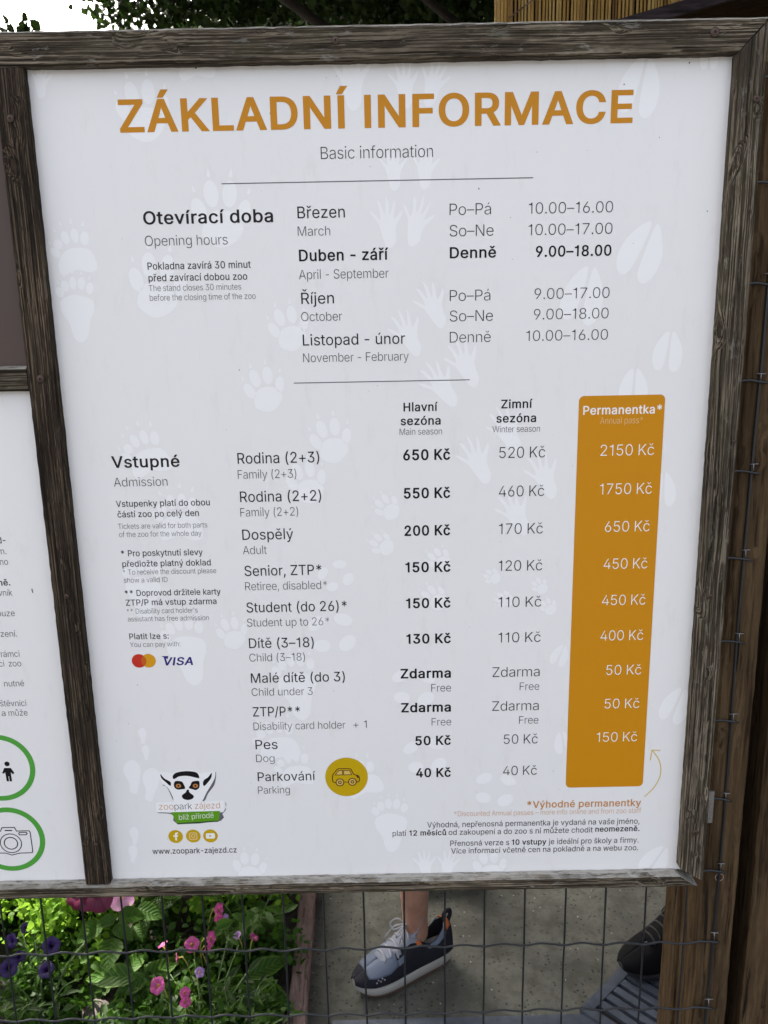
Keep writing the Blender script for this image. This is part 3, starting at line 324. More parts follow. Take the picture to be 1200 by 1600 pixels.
GL['é'] = [404, [[(212,-8),(177,-5),(145,3),(117,16),(92,35),(72,58),(56,85),(44,116),(37,150),(34,187),(36,224),(44,258),(55,290),(71,317),(91,340),(115,359),(142,373),(172,382),(205,384),(226,383),(246,380),(266,374),(285,366),(303,355),(319,341),(334,324),(347,305),(357,282),(365,256),(370,227),(371,194),(371,169),(75,169),(75,221),(338,221),(310,202),(308,226),(304,248),(298,269),(288,286),(277,301),(263,314),(246,323),(227,328),(205,330),(183,328),(164,323),(146,313),(131,301),(119,286),(109,270),(102,251),(97,231),(96,211),(96,178),(98,151),(102,127),(110,106),(121,88),(135,73),(151,61),(169,53),(190,48),(212,46),(227,47),(241,49),(254,53),(265,58),(276,65),(285,73),(294,82),(300,93),(306,105),(365,91),(358,72),(348,55),(335,39),(320,26),(302,14),(283,4),(261,-3),(237,-7)],[(177,429),(225,529),(293,529),(227,429)]]]
GL['í'] = [167, [[(53,0),(53,379),(114,379),(114,0)],[(57,429),(104,529),(173,529),(107,429)]]]
GL['ó'] = [415, [[(207,-8),(174,-5),(144,3),(117,16),(93,35),(72,58),(56,85),(44,116),(37,150),(34,187),(37,225),(44,260),(56,291),(72,318),(93,341),(117,360),(144,374),(174,382),(207,384),(241,382),(271,374),(299,360),(323,341),(343,318),(359,291),(371,260),(379,225),(381,187),(379,150),(371,116),(359,85),(343,58),(323,35),(299,16),(271,3),(241,-5)],[(207,46),(231,49),(252,55),(270,66),(285,80),(298,97),(307,117),(314,139),(318,163),(319,187),(318,212),(314,236),(307,258),(298,278),(285,296),(270,310),(252,321),(231,328),(207,330),(184,328),(163,321),(145,310),(130,296),(118,278),(108,258),(102,236),(98,212),(96,187),(98,163),(102,139),(108,117),(118,97),(130,80),(145,66),(163,55),(184,49)],[(181,429),(228,529),(297,529),(231,429)]]]
GL['ú'] = [410, [[(182,-5),(158,-3),(135,2),(115,11),(97,23),(82,39),(69,59),(60,82),(54,109),(53,139),(53,379),(114,379),(114,144),(116,117),(124,94),(137,75),(154,61),(175,53),(200,50),(218,51),(234,55),(249,62),(263,71),(274,83),(283,97),(290,113),(295,132),(296,153),(296,379),(357,379),(357,0),(298,0),(298,92),(307,92),(294,60),(277,35),(257,17),(234,5),(209,-3)],[(178,429),(226,529),(294,529),(228,429)]]]
GL['ý'] = [389, [[(47,-139),(61,-86),(71,-87),(83,-89),(94,-90),(104,-89),(113,-86),(122,-81),(130,-74),(138,-64),(145,-51),(151,-36),(163,-1),(17,379),(84,379),(165,155),(173,132),(180,109),(187,87),(193,64),(199,42),(206,21),(184,21),(190,42),(196,64),(202,87),(209,110),(216,132),(224,155),(305,379),(371,379),(204,-58),(196,-77),(187,-93),(177,-107),(165,-119),(153,-128),(139,-136),(125,-141),(109,-144),(91,-145),(82,-145),(73,-144),(65,-143),(57,-142),(52,-140)],[(168,429),(215,529),(284,529),(218,429)]]]
GL['č'] = [396, [[(207,-8),(174,-5),(144,3),(117,16),(93,35),(72,58),(56,85),(44,116),(37,150),(34,187),(37,225),(44,260),(56,291),(72,318),(93,341),(117,360),(144,374),(174,382),(207,384),(226,384),(243,381),(260,377),(276,371),(291,364),(305,356),(318,346),(330,335),(340,322),(349,308),(356,293),(362,277),(303,262),(300,272),(295,281),(290,289),(284,297),(278,304),(270,311),(261,316),(252,321),(242,325),(231,328),(220,329),(207,330),(184,328),(163,321),(145,310),(130,296),(118,278),(108,258),(102,236),(98,212),(96,187),(98,163),(102,139),(108,117),(118,97),(130,80),(145,66),(163,55),(184,49),(207,46),(220,47),(232,49),(243,52),(253,55),(262,60),(271,66),(279,73),(285,80),(292,89),(297,98),(301,107),(304,117),(363,102),(357,86),(350,70),(341,56),(331,43),(319,32),(306,21),(292,12),(277,5),(261,-1),(244,-5),(226,-7)],[(158,529),(207,469),(256,529),(317,529),(317,526),(236,435),(178,435),(98,526),(98,529)]]]
GL['ě'] = [404, [[(212,-8),(177,-5),(145,3),(117,16),(92,35),(72,58),(56,85),(44,116),(37,150),(34,187),(36,224),(44,258),(55,290),(71,317),(91,340),(115,359),(142,373),(172,382),(205,384),(226,383),(246,380),(266,374),(285,366),(303,355),(319,341),(334,324),(347,305),(357,282),(365,256),(370,227),(371,194),(371,169),(75,169),(75,221),(338,221),(310,202),(308,226),(304,248),(298,269),(288,286),(277,301),(263,314),(246,323),(227,328),(205,330),(183,328),(164,323),(146,313),(131,301),(119,286),(109,270),(102,251),(97,231),(96,211),(96,178),(98,151),(102,127),(110,106),(121,88),(135,73),(151,61),(169,53),(190,48),(212,46),(227,47),(241,49),(254,53),(265,58),(276,65),(285,73),(294,82),(300,93),(306,105),(365,91),(358,72),(348,55),(335,39),(320,26),(302,14),(283,4),(261,-3),(237,-7)],[(155,529),(204,469),(252,529),(313,529),(313,526),(233,435),(175,435),(95,526),(95,529)]]]
GL['Ř'] = [449, [[(60,0),(60,509),(236,509),(273,506),(305,500),(333,489),(356,473),(376,455),(390,433),(401,408),(407,381),(409,352),(407,323),(401,296),(390,271),(376,250),(356,232),(333,217),(305,206),(273,200),(236,198),(96,198),(96,255),(234,255),(258,256),(280,260),(298,267),(313,276),(325,287),(334,300),(340,316),(344,333),(345,352),(344,371),(340,389),(334,405),(325,419),(313,430),(298,440),(279,446),(258,451),(233,452),(125,452),(125,0)],[(353,0),(230,229),(303,229),(428,0)],[(173,659),(222,599),(270,659),(332,659),(332,656),(251,565),(193,565),(113,656),(113,659)]]]
GL['ř'] = [259, [[(53,0),(53,379),(112,379),(112,321),(115,321),(124,339),(137,354),(152,367),(171,377),(191,383),(213,385),(218,385),(223,385),(229,384),(235,384),(240,384),(243,384),(243,322),(241,323),(236,324),(230,324),(223,325),(215,326),(207,326),(190,324),(174,321),(159,315),(146,306),(135,296),(126,284),(119,269),(115,254),(114,237),(114,0)],[(94,529),(143,469),(192,529),(253,529),(253,526),(172,435),(114,435),(34,526),(34,529)]]]
GL['š'] = [365, [[(182,-8),(157,-7),(133,-3),(112,3),(93,12),(76,24),(62,38),(50,54),(41,73),(36,94),(94,107),(101,87),(111,72),(124,60),(141,52),(160,47),(181,45),(206,47),(227,53),(244,62),(258,74),(265,88),(268,103),(266,115),(262,126),(254,136),(243,144),(229,150),(212,155),(149,170),(118,180),(92,192),(72,208),(58,227),(50,249),(47,274),(49,295),(55,314),(65,332),(79,347),(95,360),(115,370),(137,378),(161,383),(187,384),(212,383),(234,379),(254,372),(271,363),(286,352),(299,339),(309,324),(318,308),(324,290),(268,277),(262,291),(254,304),(243,316),(228,325),(210,331),(187,333),(166,331),(147,326),(131,317),(119,305),(111,292),(109,277),(110,264),(115,253),(124,243),(136,235),(152,229),(172,223),(229,209),(261,200),(287,187),(306,171),(320,153),(328,131),(331,107),(329,85),(323,65),(312,47),(298,31),(281,18),(260,6),(236,-2),(210,-7)],[(137,529),(186,469),(235,529),(296,529),(296,526),(215,435),(157,435),(77,526),(77,529)]]]
GL['ů'] = [410, [[(182,-5),(158,-3),(135,2),(115,11),(97,23),(82,39),(69,59),(60,82),(54,109),(53,139),(53,379),(114,379),(114,144),(116,117),(124,94),(137,75),(154,61),(175,53),(200,50),(218,51),(234,55),(249,62),(263,71),(274,83),(283,97),(290,113),(295,132),(296,153),(296,379),(357,379),(357,0),(298,0),(298,92),(307,92),(294,60),(277,35),(257,17),(234,5),(209,-3)],[(205,404),(189,406),(174,409),(160,416),(148,424),(137,435),(128,447),(121,460),(117,474),(116,490),(117,505),(121,519),(128,532),(137,544),(148,554),(160,563),(174,569),(189,573),(205,575),(221,573),(236,569),(250,563),(262,554),(273,544),(282,532),(289,519),(293,505),(294,490),(293,474),(289,460),(282,447),(273,435),(262,424),(250,416),(236,409),(221,406)],[(205,447),(216,449),(226,453),(235,460),(242,469),(246,479),(248,490),(246,501),(242,511),(235,519),(226,526),(216,531),(205,532),(194,531),(184,526),(175,519),(168,511),(164,501),(163,490),(164,479),(168,469),(175,460),(184,453),(194,449)]]]
GL['ž'] = [380, [[(42,0),(42,46),(254,320),(254,323),(48,323),(48,379),(333,379),(333,331),(126,60),(126,56),(339,56),(339,0)],[(138,529),(187,469),(235,529),(296,529),(296,526),(216,435),(158,435),(78,526),(78,529)]]]
GL['–'] = [350, [[(350,244),(350,188),(0,188),(0,244)]]]
GL['’'] = [177, [[(52,318),(82,509),(151,509),(98,318)]]]

# ------------------------------------------------------------------ object helpers
def tag(o, label=None, cat=None, group=None, kind=None):
    for k, v in (('label', label), ('category', cat), ('group', group), ('kind', kind)):
        if v: o[k] = v
    return o
def empty(name, loc=(0, 0, 0), label=None, cat=None, group=None):
    o = bpy.data.objects.new(name, None); COL.objects.link(o); o.location = loc; o.empty_display_size = .05
    return tag(o, label, cat, group)
def link(name, me, m=None, parent=None, mw=None):
    o = bpy.data.objects.new(name, me); COL.objects.link(o)
    if m is not None and not me.materials: me.materials.append(m)
    if parent is not None:
        o.parent = parent; o.matrix_basis = PL(parent) @ (mw if mw is not None else Matrix.Identity(4))
    elif mw is not None: o.matrix_basis = mw
    return o
def PL(p):      # world -> local of an unrotated Empty chain (location only)
    v = Vector((0, 0, 0)); q = p
    M_ = Matrix.Identity(4)
    while q is not None: M_ = q.matrix_basis.to_4x4() @ M_; q = q.parent
    return M_.inverted()
def place(o, mw):
    """put a child at a WORLD matrix"""
    o.matrix_basis = (PL(o.parent) @ mw) if o.parent else mw
    return o
def mesh(name, vs, fs, smooth=False, uvs=None):
    me = bpy.data.meshes.new(name); me.from_pydata([tuple(v) for v in vs], [], fs); me.update()
    if smooth: me.polygons.foreach_set('use_smooth', [True]*len(me.polygons))
    if uvs is not None:
        ul = me.uv_layers.new(name='UVMap'); li = np.zeros(len(me.loops), int); me.loops.foreach_get('vertex_index', li)
        ul.data.foreach_set('uv', np.array(uvs, float)[li].ravel())
    return me
def box(x0, x1, y0, y1, z0, z1): 
    vs = [(x, y, z) for x in (x0, x1) for y in (y0, y1) for z in (z0, z1)]
    return vs, [(0, 1, 3, 2), (4, 6, 7, 5), (0, 4, 5, 1), (2, 3, 7, 6), (0, 2, 6, 4), (1, 5, 7, 3)]
def tube(pts, r, seg=8, caps=True, closed=False):
    pts = [Vector(p) for p in pts]; n = len(pts); rr = r if hasattr(r, '__len__') else [r]*n
    vs, fs = [], []; up = Vector((0, 0, 1)); prev = None
    for i, p in enumerate(pts):
        a = pts[(i-1) % n] if (i or closed) else pts[0]; b = pts[(i+1) % n] if (i < n-1 or closed) else pts[-1]
        t = (b-a).normalized() if (b-a).length > 1e-9 else Vector((0, 0, 1))
        if prev is None:
            u = t.cross(up); u = u if u.length > .05 else t.cross(Vector((0, 1, 0))); u.normalize()
        else:
            u = prev - t*prev.dot(t); u.normalize()
        prev = u; v = t.cross(u)
        for k in range(seg):
            an = 2*math.pi*k/seg; vs.append(p + (u*math.cos(an)+v*math.sin(an))*rr[i])
    m_ = n if closed else n-1
    for i in range(m_):
        for k in range(seg):
            a = i*seg+k; b = i*seg+(k+1) % seg; c = ((i+1) % n)*seg+(k+1) % seg; d = ((i+1) % n)*seg+k
            fs.append((a, b, c, d))
    if caps and not closed:
        fs.append(tuple(range(seg))[::-1]); fs.append(tuple((n-1)*seg+k for k in range(seg)))
    return vs, fs
def join(*parts):
    V, F = [], []
    for vs, fs in parts:
        o = len(V); V += list(vs); F += [tuple(i+o for i in f) for f in fs]
    return V, F

def plank(L, wd, t, cut0=(0, 0), cut1=(0, 0), bev=.0022, seg=None, jit=.0005, seed=0):
    """timber of length L along X (0..L), width wd along Y (0..wd), thickness t along Z (0..t).
    cut0/cut1: how far each end is drawn in at y = 0 and at y = wd (mitres)"""
    r = random.Random(seed); seg = seg or max(6, int(L/.02)); b = bev
    prof = [(b, 0), (wd*.33, 0), (wd*.66, 0), (wd-b, 0), (wd, b), (wd, t-b), (wd-b, t), (wd*.66, t), (wd*.33, t), (b, t), (0, t-b), (0, b)]
    n = len(prof); vs, fs = [], []; sway = [r.uniform(-1, 1) for _ in range(seg+1)]
    for i in range(seg+1):
        for k, (y, z) in enumerate(prof):
            f = i/seg; fy = y/wd
            x0 = cut0[0]*(1-fy)+cut0[1]*fy; x1 = L-(cut1[0]*(1-fy)+cut1[1]*fy)
            e = 1 if 0 < i < seg else .3
            vs.append((x0+(x1-x0)*f, y+r.uniform(-jit, jit)*e+sway[i]*jit*.5, z+r.uniform(-jit, jit)*e))
    for i in range(seg):
        for k in range(n):
            a = i*n+k; c = i*n+(k+1) % n; fs.append((a, a+n, c+n, c))
    fs.append(tuple(range(n))); fs.append(tuple(seg*n+k for k in range(n))[::-1])
    return mesh('plank', vs, fs)
def frame_mat(ox, oz, ang, yfront):
    """plank space -> world: X along direction ang in the XZ plane, width Y turned 90 deg from it, thickness Z towards +y (face z=0 looks at the camera)"""
    c, s = math.cos(ang), math.sin(ang)
    return Matrix(((c, -s, 0, ox), (0, 0, 1, yfront), (s, c, 0, oz), (0, 0, 0, 1)))

# ------------------------------------------------------------------ lettering: outlines in thousandths of an em
def rect(x0, y0, x1, y1): return [[x0, y0], [x0, y1], [x1, y1], [x1, y0]]
GL['I'] = [185, [rect(60, 0, 125, 509)]]
_ac = [l for l in GL['Í'][1] if min(p[1] for p in l) > 520]
_ax = sum(p[0] for l in _ac for p in l)/max(1, sum(len(l) for l in _ac))
GL['Í'] = [185, [rect(60, 0, 125, 509)] + [[[p[0]-_ax+102, p[1]] for p in l] for l in _ac]]
GL['l'] = [173, [rect(56, 0, 117, 531)]]
GL['1'] = [352, [[[190, 0], [190, 388], [66, 388], [66, 434], [130, 444], [168, 468], [190, 509], [251, 509], [251, 0]]]]
WT = {'thin': (-10.5, -9.5), 'light': (-8, -7), 'regular': (1, 0), 'medium': (5, 3), 'semi': (16, 11), 'bold': (22, 16)}
GL['-'] = [GL['-'][0]-80, [[(p[0]-40, p[1]) for p in l] for l in GL['-'][1]]]
def _area(l): return sum(a[0]*b[1]-b[0]*a[1] for a, b in zip(l, l[1:]+l[:1]))/2
_cache = {}
def glyph(ch, wt):
    if (ch, wt) in _cache: return _cache[(ch, wt)]
    adv, L = GL[ch]; ox, oy = WT[wt]
    vs, es, loops = [], [], []
    big = max((abs(_area(l)), _area(l)) for l in L)[1] if L else 1
    sgn = 1 if big > 0 else -1
    for l in L:
        n = len(l); out = []
        for i in range(n):
            a, p, c = Vector(l[i-1]), Vector(l[i]), Vector(l[(i+1) % n])
            d1, d2 = (p-a), (c-p)
            if d1.length < 1e-6 or d2.length < 1e-6: d1 = d2 = (c-a)
            d1.normalize(); d2.normalize()
            n1 = Vector((d1.y, -d1.x))*sgn; n2 = Vector((d2.y, -d2.x))*sgn
            q = n1+n2; k = 1+n1.dot(n2); q = q/k if k > .35 else q.normalized()*1.6
            out.append((p.x+q.x*ox, (p.y+q.y*oy)))
        loops.append(out); o = len(vs); vs += [Vector(p) for p in out]; es += [(o+i, o+(i+1) % n) for i in range(n)]
    if not vs:
        _cache[(ch, wt)] = (adv+ox, [], []); return _cache[(ch, wt)]
    V, E, F, *_ = delaunay_2d_cdt(vs, es, [], 0, 1e-4)
    keep = []
    for f in F:
        cx = sum(V[i].x for i in f)/len(f); cy = sum(V[i].y for i in f)/len(f); wn = 0
        for l in loops:
            for (x0, y0), (x1, y1) in zip(l, l[1:]+l[:1]):
                if (y0 <= cy) != (y1 <= cy):
                    t = x0+(cy-y0)/(y1-y0)*(x1-x0)
                    if t > cx: wn += 1 if y1 > y0 else -1
        if wn*sgn > 0: keep.append(tuple(f))
    _cache[(ch, wt)] = (adv+ox*1.7, [(v.x, v.y) for v in V], keep)
    return _cache[(ch, wt)]
def text_geo(s, wt):
    x = 0; V, F = [], []
    for ch in s:
        a, vs, fs = glyph(ch, wt); o = len(V)
        V += [(x+px, py) for px, py in vs]; F += [tuple(i+o for i in f) for f in fs]; x += a
    return V, F
PRINT = .22                    # print lies almost flush: all layer heights shrink by this
LAYER = .0009*PRINT
def text(s, xl, xr, yb, cap, wt='regular', col='black', parent=None, shear=0, slope=0, wr=None):
    """print s so that it starts at photograph x = xl and ends at xr on the baseline through yb; cap = height of a capital in mm"""
    V, F = text_geo(s, wt)
    A = atY(xl, yb, 0); B = atY(xr, yb-(xr-xl)*(.0195+slope), 0)
    x0 = min(v[0] for v in V); x1 = max(v[0] for v in V); k = cap/1000/(509+2*WT[wt][1])
    sx = (B.x-A.x)/(x1-x0); dz = (B.z-A.z)/(B.x-A.x) if slope else 0
    vs = [(A.x+(v[0]-x0)*sx+v[1]*k*shear, -LAYER, A.z+(v[1]+WT[wt][1])*k+(v[0]-x0)*sx*dz) for v in V]
    F = [f if _facing(vs, f) else f[::-1] for f in F]
    return link('lettering', mesh('lettering', vs, F), M[col], parent)
def _facing(vs, f):
    a, b, c = (Vector(vs[i]) for i in f[:3]); return (b-a).cross(c-a).y < 0
def flat(loops, col, parent, name, layer=.0006, thick=None):
    """a printed patch: loops of (x, z) in metres on the board, even-odd filled"""
    vs, es = [], []
    for l in loops:
        o = len(vs); n = len(l); vs += [Vector(p) for p in l]; es += [(o+i, o+(i+1) % n) for i in range(n)]
    V, E, F, *_ = delaunay_2d_cdt(vs, es, [], 0, 1e-7)
    keep = []
    for f in F:
        cx = sum(V[i].x for i in f)/len(f); cy = sum(V[i].y for i in f)/len(f); c = False
        for l in loops:
            for (x0, y0), (x1, y1) in zip(l, list(l[1:])+[l[0]]):
                if (y0 <= cy) != (y1 <= cy) and x0+(cy-y0)/(y1-y0)*(x1-x0) > cx: c = not c
        if c: keep.append(tuple(f))
    P = [(v.x, -layer*PRINT, v.y) for v in V]; keep = [f if _facing(P, f) else f[::-1] for f in keep]
    return link(name, mesh(name, P, keep), M[col], parent)
def bpt(px, py): p = atY(px, py, 0); return (p.x, p.z)
def disc(c, r, n=40, rz=None): return [(c[0]+r*math.cos(2*math.pi*i/n), c[1]+(rz or r)*math.sin(2*math.pi*i/n)) for i in range(n)]
def stroke(pts, wd, closed=False):
    """an outline of width wd around a polyline, as one loop (open) or two (closed)"""
    n = len(pts); P = [Vector(p) for p in pts]; A, B = [], []
    for i in range(n):
        a = P[i-1] if (i or closed) else P[i]; c = P[(i+1) % n] if (i < n-1 or closed) else P[i]
        d1 = (P[i]-a); d2 = (c-P[i]); d1 = d1 if d1.length > 1e-9 else d2; d2 = d2 if d2.length > 1e-9 else d1
        d1 = d1.normalized(); d2 = d2.normalized(); n1 = Vector((-d1.y, d1.x)); n2 = Vector((-d2.y, d2.x)); q = (n1+n2); q = q/max(.4, 1+n1.dot(n2))
        A.append(tuple(P[i]+q*wd/2)); B.append(tuple(P[i]-q*wd/2))
    return [A, B] if closed else [A+B[::-1]]
def smooth(pts, k=6, closed=False):
    P = [Vector(p) for p in pts]; n = len(P); out = []
    for i in range(n if closed else n-1):
        a, b, c, d = (P[(i-1) % n] if (i or closed) else P[0]), P[i], P[(i+1) % n], (P[(i+2) % n] if (i+2 < n or closed) else P[-1])
        for j in range(k):
            t = j/k; out.append(tuple(.5*((2*b)+(c-a)*t+(2*a-5*b+4*c-d)*t*t+(3*b-a-3*c+d)*t**3)))
    if not closed: out.append(tuple(P[-1]))
    return out

# ------------------------------------------------------------------ ground and hardware of the fence
def grid_sheet(name, x0, x1, y0, y1, z, n, m, kind='structure', amp=0):
    vs = [(x0+(x1-x0)*i/n, y0+(y1-y0)*j/n, z+random.uniform(-amp, amp)) for i in range(n+1) for j in range(n+1)]
    fs = [(i*(n+1)+j, (i+1)*(n+1)+j, (i+1)*(n+1)+j+1, i*(n+1)+j+1) for i in range(n) for j in range(n)]
    return tag(link(name, mesh(name, vs, fs), m), kind=kind)
grid_sheet('ground', -60, 60, -60, 60, -.004, 8, M['asphalt'])
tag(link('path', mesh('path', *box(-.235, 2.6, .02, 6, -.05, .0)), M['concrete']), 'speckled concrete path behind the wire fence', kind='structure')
grid_sheet('garden_soil', -2.6, -.25, .12, 2.6, .05, 60, M['soil'], amp=.012)

# timber edging along the flower bed
kb = empty('bed_edging', (-.2, .8, 0), 'faded pinkish timber edging board between the flower bed and the path', 'edging')
def board_between(p, q, wd, t, m, parent, name, seed=0, zt=None):
    p, q = Vector(p), Vector(q); d = q-p; L = d.length; X = d.normalized(); Z = Vector((0, 0, 1)); Y = Z.cross(X)
    mw = Matrix((( X.x, Y.x, Z.x, p.x), (X.y, Y.y, Z.y, p.y), (X.z, Y.z, Z.z, p.z), (0, 0, 0, 1)))
    return link(name, plank(L, wd, t, seed=seed, bev=.003, jit=.0007), m, parent, mw)
board_between((-.189, .13, .0), (-.222, 1.30, .0), .042, .055, M['kerb_wood'], kb, 'edging_board', 3)
board_between((-.222, 1.304, .0), (-.25, 2.40, .0), .042, .052, M['kerb_wood'], kb, 'edging_board', 4)

# drainage grating, turned in the path
GX, GY, GA = .555, .655, math.atan2(.094, .101)
gr = empty('drain_grating', (GX, GY, 0), 'blue-grey metal drain grating with dark slots under the black boot', 'drain grating')
def gbox(n, x0, x1, y0, y1, z0, z1, m=M['grate']):
    mw = Matrix.Translation((GX, GY, 0)) @ Matrix.Rotation(GA, 4, 'Z'); vs, fs = box(x0, x1, y0, y1, z0, z1)
    return link(n, mesh(n, [mw @ Vector(v) for v in vs], fs), m, gr)
W2 = .078                       # half width across the slots
for s in (-1, 1): gbox('edge_bar', -.075, .60, s*W2-.012, s*W2+.012, .0, .012)
gbox('end_bar', -.099, -.0752, -W2-.012, W2+.012, .0, .0118)
for i in range(22):
    x = -.058+i*.030; gbox('bar', x, x+.0195, -W2+.0125, W2-.0125, .002, .0108)
gbox('drain_channel', -.0752, .60, -W2+.0122, W2-.0122, .0006, .0012, M['recess'])
g2 = empty('drain_cover', (.28, .6, 0), 'plain blue-grey metal strip let into the path beside the grating', 'drain cover')
pA, pB = atZ(925, 1587, 0), atZ(520, 1598, 0)
vs, fs = [(pB.x, pB.y, .0), (pA.x, pA.y, 0), (pA.x+.06, pA.y-.075, 0), (pB.x, pB.y-.09, 0)], None
vs = vs+[(x, y, .006) for x, y, z in vs]; fs = [(4, 5, 6, 7), (0, 1, 5, 4), (1, 2, 6, 5), (2, 3, 7, 6), (3, 0, 4, 7), (3, 2, 1, 0)]
link('cover_plate', mesh('cover_plate', vs, fs), M['grate'], g2)

# ------------------------------------------------------------------ wooden frame round the notice boards
YF = -.012; TH = .034
fr = empty('notice_frame', (0, 0, .85), 'weathered grey-brown wooden frame holding the notice boards, mitred at its right-hand corners', 'frame')
ZT0, ZT1, ZB0, ZB1, XR0, XR1, XL = 1.7985, 1.8307, .8468, .8678, .3538, .3845, -1.75
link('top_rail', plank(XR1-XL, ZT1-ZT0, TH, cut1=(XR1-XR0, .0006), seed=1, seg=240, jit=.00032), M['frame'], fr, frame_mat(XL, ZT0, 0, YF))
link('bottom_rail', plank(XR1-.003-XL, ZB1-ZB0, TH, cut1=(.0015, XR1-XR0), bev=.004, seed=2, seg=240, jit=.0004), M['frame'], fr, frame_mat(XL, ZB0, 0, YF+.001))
hR = ZT1-.0006-(ZB0+.011)
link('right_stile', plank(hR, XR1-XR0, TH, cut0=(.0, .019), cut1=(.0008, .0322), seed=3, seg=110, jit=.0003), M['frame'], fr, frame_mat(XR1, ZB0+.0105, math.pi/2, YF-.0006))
link('mullion', plank(ZT0-ZB1-.0015, .0305, TH-.002, seed=5, seg=110, jit=.0003), M['mullion'], fr, frame_mat(-.3570, ZB1+.001, math.pi/2, YF+.0002))
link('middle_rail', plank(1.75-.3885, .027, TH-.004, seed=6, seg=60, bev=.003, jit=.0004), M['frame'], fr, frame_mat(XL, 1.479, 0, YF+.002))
link('left_stile', plank(ZT0-ZB1-.0015, .0305, TH-.002, seed=7, seg=60), M['mullion'], fr, frame_mat(-1.72, ZB1+.001, math.pi/2, YF+.0002))
def screw(x, z, r=.0032, y=YF):
    n = 18; prof = [(r*1.22, .0002), (r*1.12, -.0004), (r, -.0001), (r*.8, -.0008), (r*.38, -.0008)]; vs, fs = [], []
    for rr, d in prof:
        vs += [(x+rr*math.cos(2*math.pi*k/n), y+d-.0002, z+rr*math.sin(2*math.pi*k/n)) for k in range(n)]
    for i in range(len(prof)-1): fs += [(i*n+k, i*n+(k+1) % n, (i+1)*n+(k+1) % n, (i+1)*n+k) for k in range(n)]
    o = link('screw', mesh('screw', vs, fs, True), M['rust'], fr)
    a = r*.42; st = []
    for i in range(8): an = 2*math.pi*i/8+.3; q = a if i % 2 == 0 else a*.55; st.append((x+q*math.cos(an), y-.0009, z+q*math.sin(an)))
    link('screw_recess', mesh('screw_recess', st, [tuple(range(8))[::-1]]), M['recess'], o)
    d = link('screw_shadow_gap', mesh('g', [(x+r*1.3*math.cos(2*math.pi*k/n), y-.0001, z+r*1.3*math.sin(2*math.pi*k/n)) for k in range(n)], [tuple(range(n))[::-1]]), M['recess'], o); d.name = 'screw_shade_disc'  # flat black disc painted as the shadow gap round the head
for px, py, r in ((524, 63, .0030), (1117, 50, .0036), (16, 185, .0030), (63, 592, .0034), (104, 932, .0024), (150, 1320, .0022), (1182, 154, .0028), (1109, 932, .0026), (1086, 1301, .0034), (1147, 690, .0016)):
    p = atY(px, py, YF-.001); screw(p.x, p.z, r, YF-.0012)
p0, p1 = atY(1109, 1226, .02), atY(1104, 1274, .02)
hg = link('hinge', mesh('hinge', *join(box(XR1+.0004, XR1+.0125, .004, .0065, p1.z, p0.z), box(XR1+.0004, XR1+.0036, .0005, .004, p1.z+.002, p0.z-.002))), M['hinge'], fr)
for z in (p1.z+.010, p0.z-.010):
    link('hinge_knuckle', mesh('k', *tube([(XR1+.004, .0015, z-.006), (XR1+.004, .0015, z+.006)], .0022, 10), True), M['hinge'], hg)

# ------------------------------------------------------------------ the three boards in the frame
def board(name, x0, x1, z0, z1, label, m, cat='notice board'):
    t = empty(name, ((x0+x1)/2, .003, z0), label, cat)
    link('panel', mesh('panel', *box(x0, x1, 0, .004, z0, z1)), m, t); return t
pb = board('price_board', -.3635, .3635, .8665, 1.8035, 'white notice board with opening hours, admission prices and an orange column', M['board'])
rb = board('rules_board', -1.74, -.3820, .8665, 1.4815, 'white notice board left of the dark upright, cut-off text over two green rings', M['board'])
bb = board('brown_board', -1.74, -.3820, 1.500, 1.8035, 'plain brown board in the upper left opening of the frame', M['brown_board'], 'board')

# pale animal tracks printed on the board
def ell(cx, cy, a, b, rot=0, n=16): 
    c, s = math.cos(rot), math.sin(rot); return [(cx+a*math.cos(t)*c-b*math.sin(t)*s, cy+a*math.cos(t)*s+b*math.sin(t)*c) for t in [2*math.pi*i/n for i in range(n)]]
def tri(cx, cy, h, rot):
    c, s = math.cos(rot), math.sin(rot); return [(cx+x*c-y*s, cy+x*s+y*c) for x, y in ((-h*.28, 0), (0, -h*.18), (h*.28, 0), (h*.06, h))]
PAW = {}
PAW['dog'] = ([smooth([(-.22, -.02), (0, .06), (.24, -.02), (.34, -.22), (.22, -.40), (.02, -.50), (-.16, -.46), (-.32, -.30)], 3, True),
    ell(-.34, .06, .11, .19, .35), ell(-.14, .30, .115, .20, .10), ell(.15, .29, .115, .20, -.12), ell(.36, .03, .10, .18, -.3),
    tri(-.40, .34, .10, .3), tri(-.16, .56, .12, .1), tri(.18, .55, .12, -.1), tri(.44, .30, .10, -.3)], [])
PAW['bear_front'] = ([smooth([(-.42, -.30), (-.36, -.06), (-.18, .12), (.1, .16), (.34, .10), (.46, -.14), (.44, -.34), (.26, -.38), (.02, -.32), (-.2, -.40), (-.34, -.44)], 3, True),
    ell(-.46, .06, .09, .13, .8), ell(-.38, .24, .10, .11, .4), ell(-.20, .38, .09, .15, .25), ell(.02, .42, .09, .16, .1), ell(.24, .36, .10, .15, -.1),
    tri(-.42, .52, .10, .5), tri(-.28, .66, .10, .3), tri(-.04, .70, .12, 0), tri(.22, .64, .12, -.1), tri(-.56, .26, .09, .5)], [])
